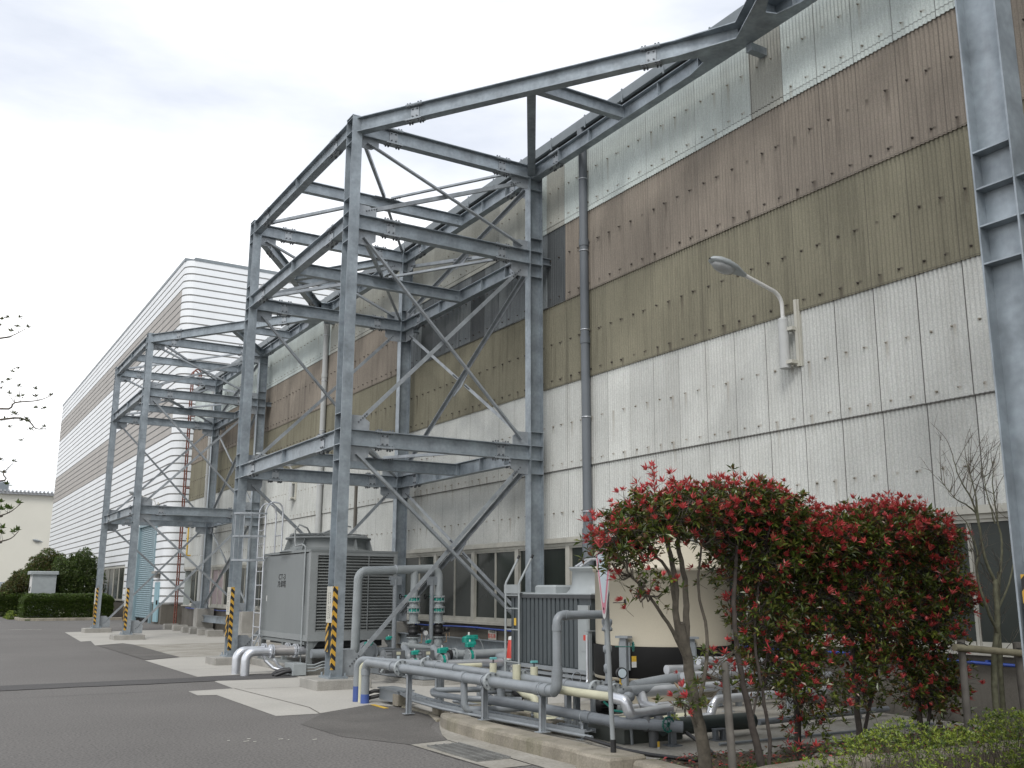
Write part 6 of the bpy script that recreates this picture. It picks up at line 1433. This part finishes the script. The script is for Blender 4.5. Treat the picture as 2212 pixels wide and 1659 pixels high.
# overhanging branches of the tree at the left, its trunk stands outside the view
lt = thing('dogwood_tree', 'thin spring branches with small new leaves reaching in from the left edge', 'tree', (-1.6, 8.8, 0))
b = MB(); rnd = random.Random(61); lf = MB()
limb(b, [(-1.6, 8.8, -.05), (-1.55, 8.8, 1.0), (-1.45, 8.85, 1.9), (-1.2, 8.9, 2.8), (-.9, 8.95, 3.6)], .11, .05, 12)
Y_ = 9.0
hubs = {'a': (-1.0, 8.93, 3.3), 'b': (-1.3, 8.9, 2.5), 'c': (-1.45, 8.85, 1.9)}
BR_ = [('a', [(.42, 3.67), (.51, 3.71), (.60, 3.77)], [(.46, 3.84), (.55, 3.86), (.55, 3.79), (.62, 3.78), (.5, 3.72), (.41, 3.78), (.42, 3.82)]),
       ('a', [(.48, 3.08), (.59, 3.14), (.76, 3.17), (.86, 3.23)], [(.54, 3.4), (.58, 3.42), (.48, 3.29), (.52, 3.31), (.48, 3.25), (.6, 3.26), (.54, 3.21), (.6, 3.17), (.64, 3.19), (.72, 3.25), (.75, 3.21), (.86, 3.23)]),
       ('b', [(.49, 2.97), (.68, 2.98), (.76, 2.92), (.84, 2.92)], [(.57, 3.02), (.53, 2.98), (.6, 3.02), (.69, 2.99), (.69, 2.96), (.64, 2.96), (.74, 3.09), (.81, 3.09), (.72, 2.9), (.82, 2.92), (.56, 2.9), (.67, 2.8)]),
       ('b', [(.50, 2.46), (.56, 2.54), (.62, 2.62)], [(.53, 2.64), (.62, 2.62), (.56, 2.54), (.59, 2.44)]),
       ('c', [(.50, 2.17), (.57, 2.19), (.65, 2.23), (.72, 2.3)], [(.57, 2.3), (.64, 2.24), (.7, 2.3), (.57, 2.23), (.62, 2.25), (.52, 2.22)]),
       ('c', [(.50, 1.96), (.59, 1.98), (.67, 2.01), (.72, 2.07)], [(.59, 2.08), (.59, 2.04), (.68, 2.05), (.71, 2.07), (.55, 2.05)])]
for h, pts, cl_ in BR_:
    yy = Y_+rnd.uniform(-.15, .15); h_ = Vector(hubs[h]); P = [h_, h_.lerp(Vector((pts[0][0], yy, pts[0][1])), .5)+Vector((0, 0, -.03))]+[Vector((x, yy+rnd.uniform(-.04, .04), z)) for x, z in pts]
    q = limb(b, P, .014, .0022, 6)
    for (x, z) in cl_:
        c = Vector((x, yy+rnd.uniform(-.08, .08), z)); n_ = min(q, key=lambda v_: (v_-c).length); 
        if (n_-c).length > .015: limb(b, [n_, n_.lerp(c, .5)+Vector((0, 0, -.01)), c], .0022, .0012, 4)
        low = z < 2.5
        leafs(lf, c, (rnd.gauss(0, .3), rnd.gauss(0, .3), 1), 6 if not low else 8, .034 if not low else .045, .018 if not low else .024, 0 if not low else 1, rnd, .9)
b.build('trunk', BARK, lt); lf.build('leaves', [LLEAF, HLEAF], lt)
# fallen leaves, weeds and stones on the bed
b = MB(); rnd = random.Random(71)
for i in range(1500):
    x = rnd.uniform(5.75, 10.3); y = rnd.uniform(6.25, 7.15); leafs(b, (x, y, .115+.02*rnd.random()), (0, 0, 1), 1, .045, .022, rnd.choice([0, 0, 1, 2]), rnd, 1.25)
for i in range(2600):
    x = rnd.choice([rnd.uniform(5.75, 10.3), rnd.gauss(6.3, .25)]); y = rnd.uniform(6.2, 6.55); leafs(b, (x, y, .10+.02*rnd.random()), (rnd.gauss(0, .3), 0, 1), 3, .022, .008, 2, rnd, .8)
LITT = mk_leaf('leaf_litter', [(.10, .06, .035), (.16, .09, .05), (.07, .045, .03), (.20, .12, .07)], rough=.8, trans=0)
tag(b.build('leaf_litter', [LITT, RLEAF, HLEAF]), 'fallen leaves and small weeds scattered over the soil under the shrubs', 'ground cover', kind='stuff')
rnd = random.Random(9)
for i, (x, y, s_, lab) in enumerate(((7.12, 6.95, .09, 'pale stone left of the third shrub trunk'), (7.38, 6.62, .06, 'small pale stone right of the third shrub trunk'), (7.22, 6.36, .075, 'pale stone by the bed kerb below the third shrub'), (7.75, 6.75, .07, 'pale stone left of the fourth shrub stems'), (7.62, 6.45, .05, 'small stone by the bed kerb near the hedge'))):
    b = MB(); vs = []; n = 10
    for j in range(7):
        for k in range(n):
            th = math.pi*j/6; ph = 2*math.pi*k/n; q = s_*(1+.18*rnd.random()); vs.append((x+q*1.3*math.sin(th)*math.cos(ph), y+q*math.sin(th)*math.sin(ph), .10+q*.6*math.cos(th)))
    b.add(vs, [(j*n+k, j*n+(k+1) % n, (j+1)*n+(k+1) % n, (j+1)*n+k) for j in range(6) for k in range(n)], 0, True)
    tag(b.build('stone', SLABD, org=(x, y, .08)), lab, 'stone', 'stones in the shrub bed')

# ------------------------------------------------------------------ faded triangular road sign seen almost edge-on
sgn = thing('road_sign', 'faded pink and white downward triangular sign on a grey pole, seen nearly edge-on', 'road sign', (5.53, 7.33, .19))
b = MB(); b.tube([(5.53, 7.33, .17), (5.49, 7.33, 1.2), (5.465, 7.33, 1.98)], .022, 12); b.build('pole', PIPEL, sgn)
b = MB(); b.cyl((5.53, 7.33, .17), (5.528, 7.33, .30), .026, 12); b.build('pole_base', BLK, sgn)
# plate plane: vertical, direction s (horizontal) is close to the line of sight
sv_ = Vector((-.40, -.90, 0)).normalized(); nv = Vector((-sv_.y, sv_.x, 0)); cz = Vector((5.455, 7.28, 0))-nv*.03
S_ = .36
def tri(k, off, zs=0):
    top = 1.985+zs; h = .62
    pts = [(-S_*k, top-(1-k)*.16), (S_*k, top-(1-k)*.16), (.055*k, top-h+(1-k)*.42), (0, top-h-.02+(1-k)*.45), (-.055*k, top-h+(1-k)*.42)]
    return [cz+sv_*a_+Vector((0, 0, z))+nv*off for a_, z in pts]
b = MB(); b.prism(tri(1, 0), nv*.004); b.build('plate', WHT, sgn)
for s_ in (1, -1):
    b = MB(); b.prism(tri(.90, .003*s_), nv*.001); b.build('border', PINK, sgn)
    b = MB(); b.prism(tri(.68, .0042*s_), nv*.001); b.build('face', PALEB, sgn)
b = MB()
for z in (1.93, 1.44): b.cyl(cz+Vector((0, 0, z))-nv*.008, cz+Vector((0, 0, z))+nv*.008, .012, 8)
islands(b, 'fixing', TBLK, sgn)

# ------------------------------------------------------------------ smaller pipework packed between the kerb and the hall
grp = 'thin pipes packed between the kerb and the hall'
thin = [('thin grey pipe on low blocks behind the cable tray, nearest the kerb', [(6.35, 11.9, .16), (6.42, 10.2, .16), (6.5, 8.9, .16)], .024, PIPEG),
        ('thin pale pipe beside the first, just behind it', [(6.62, 11.9, .14), (6.62, 9.4, .14), (7.3, 9.1, .14)], .020, CREAM),
        ('thin grey pipe crossing under both thick pipes towards the ribbed cooler', [(6.2, 10.9, .36), (7.2, 10.95, .36), (8.7, 11.2, .36)], .028, PIPEGD),
        ('thin silver pipe dropping beside the cooler legs', [(8.75, 12.2, .95), (8.75, 12.2, .25), (8.0, 11.8, .22), (7.0, 11.7, .22)], .022, SILV),
        ('grey pipe with two drops behind the second thick pipe', [(6.9, 12.2, .12), (6.9, 12.2, .47), (6.95, 10.6, .47), (6.95, 10.6, .12)], .032, PIPEG),
        ('silver pipe running low at the foot of the cream tank', [(7.3, 9.9, .20), (8.4, 9.95, .20), (10.4, 10.0, .22)], .030, SILV),
        ('dark pipe behind the shrubs just above the yard slab', [(8.2, 8.2, .18), (9.4, 8.25, .18), (10.5, 8.3, .18)], .034, PIPEGD),
        ('pale silver pipe behind the shrubs at knee height', [(7.9, 9.1, .62), (9.2, 9.2, .62), (10.5, 9.35, .60)], .042, SILV),
        ('grey conduit on the slab edge by the soil bed', [(7.0, 7.55, .12), (8.4, 7.5, .12), (10.2, 7.45, .12)], .014, PIPEG)]
for lab, pts, r_, m_ in thin:
    t = run('thin_pipe', lab, 'pipe', pts, r_, m_, .07, grp, n=10)
    P = [Vector(p) for p in pts]
    if len(pts) >= 3 and pts[0][2] < .7:
        for q in (.3, .75):
            p = P[0].lerp(P[-1], q) if len(pts) == 3 else P[1].lerp(P[2], q)
            if p.z < .1: continue
            b = MB(); b.box(p.x-.035, p.x+.035, p.y-.03, p.y+.03, .08, max(.105, p.z-r_)); b.build('saddle', GALVD, t)
vb = [(6.62, 10.3, .16, 'low teal-handled valve on the thin pale pipe behind the kerb'), (7.3, 10.95, .36, 'teal-handled valve on the thin pipe crossing to the cooler'), (6.42, 9.5, .16, 'low teal-handled valve near the black finned motor'), (7.5, 9.9, .20, 'teal-handled valve at the foot of the cream tank')]
for x, y, z, lab in vb:
    t = thing('ball_valve', lab, 'valve', (x, y, z), 'small valves on the thin pipes')
    b = MB(); b.lathe((x, y, z), [(0, -.05), (.04, -.045), (.045, 0), (.04, .045), (0, .05)], 12, axis='y'); b.cyl((x, y, z), (x, y, z+.08), .012, 8); b.build('body', PIPEL, t)
    b = MB(); b.cbox(x-.05, x+.05, y-.012, y+.012, z+.08, z+.10, .004); b.build('handle', TEAL, t)

# ------------------------------------------------------------------ cracks, a saw-cut line, stains and worn paint on the road
def crack(name, pts, wd, m, z=.0045, wig=.03, seed=1, n=14):
    rnd = random.Random(seed); P = [Vector((x, y, z)) for x, y in pts]; Q = []
    for i in range(len(P)-1):
        for k in range(n): Q.append(P[i].lerp(P[i+1], k/n)+Vector((rnd.gauss(0, wig), rnd.gauss(0, wig), 0)))
    Q.append(P[-1]); b = MB(); vs = []
    for i, p in enumerate(Q):
        t = (Q[min(i+1, len(Q)-1)]-Q[max(i-1, 0)]).normalized(); q = Vector((-t.y, t.x, 0))*wd*(.4+.6*rnd.random()); vs += [p-q, p+q]
    b.add(vs, [(2*i, 2*i+1, 2*i+3, 2*i+2) for i in range(len(Q)-1)]); return struct(name, b, m)
CRK = mk('crack_dark', (.05, .046, .042), rough=1)
crack('road_crack', [(-9, 16.5), (-3, 16.75), (3.9, 16.85)], .010, ASPHD, wig=.006, n=20)
crack('road_crack', [(4.7, 9.85), (4.72, 8.1), (4.75, 6.0)], .006, CRK, wig=.006, seed=5)
crack('road_marking', [(3.6, 45.2), (4.8, 44.6)], .05, OFFW, wig=.02, seed=6)
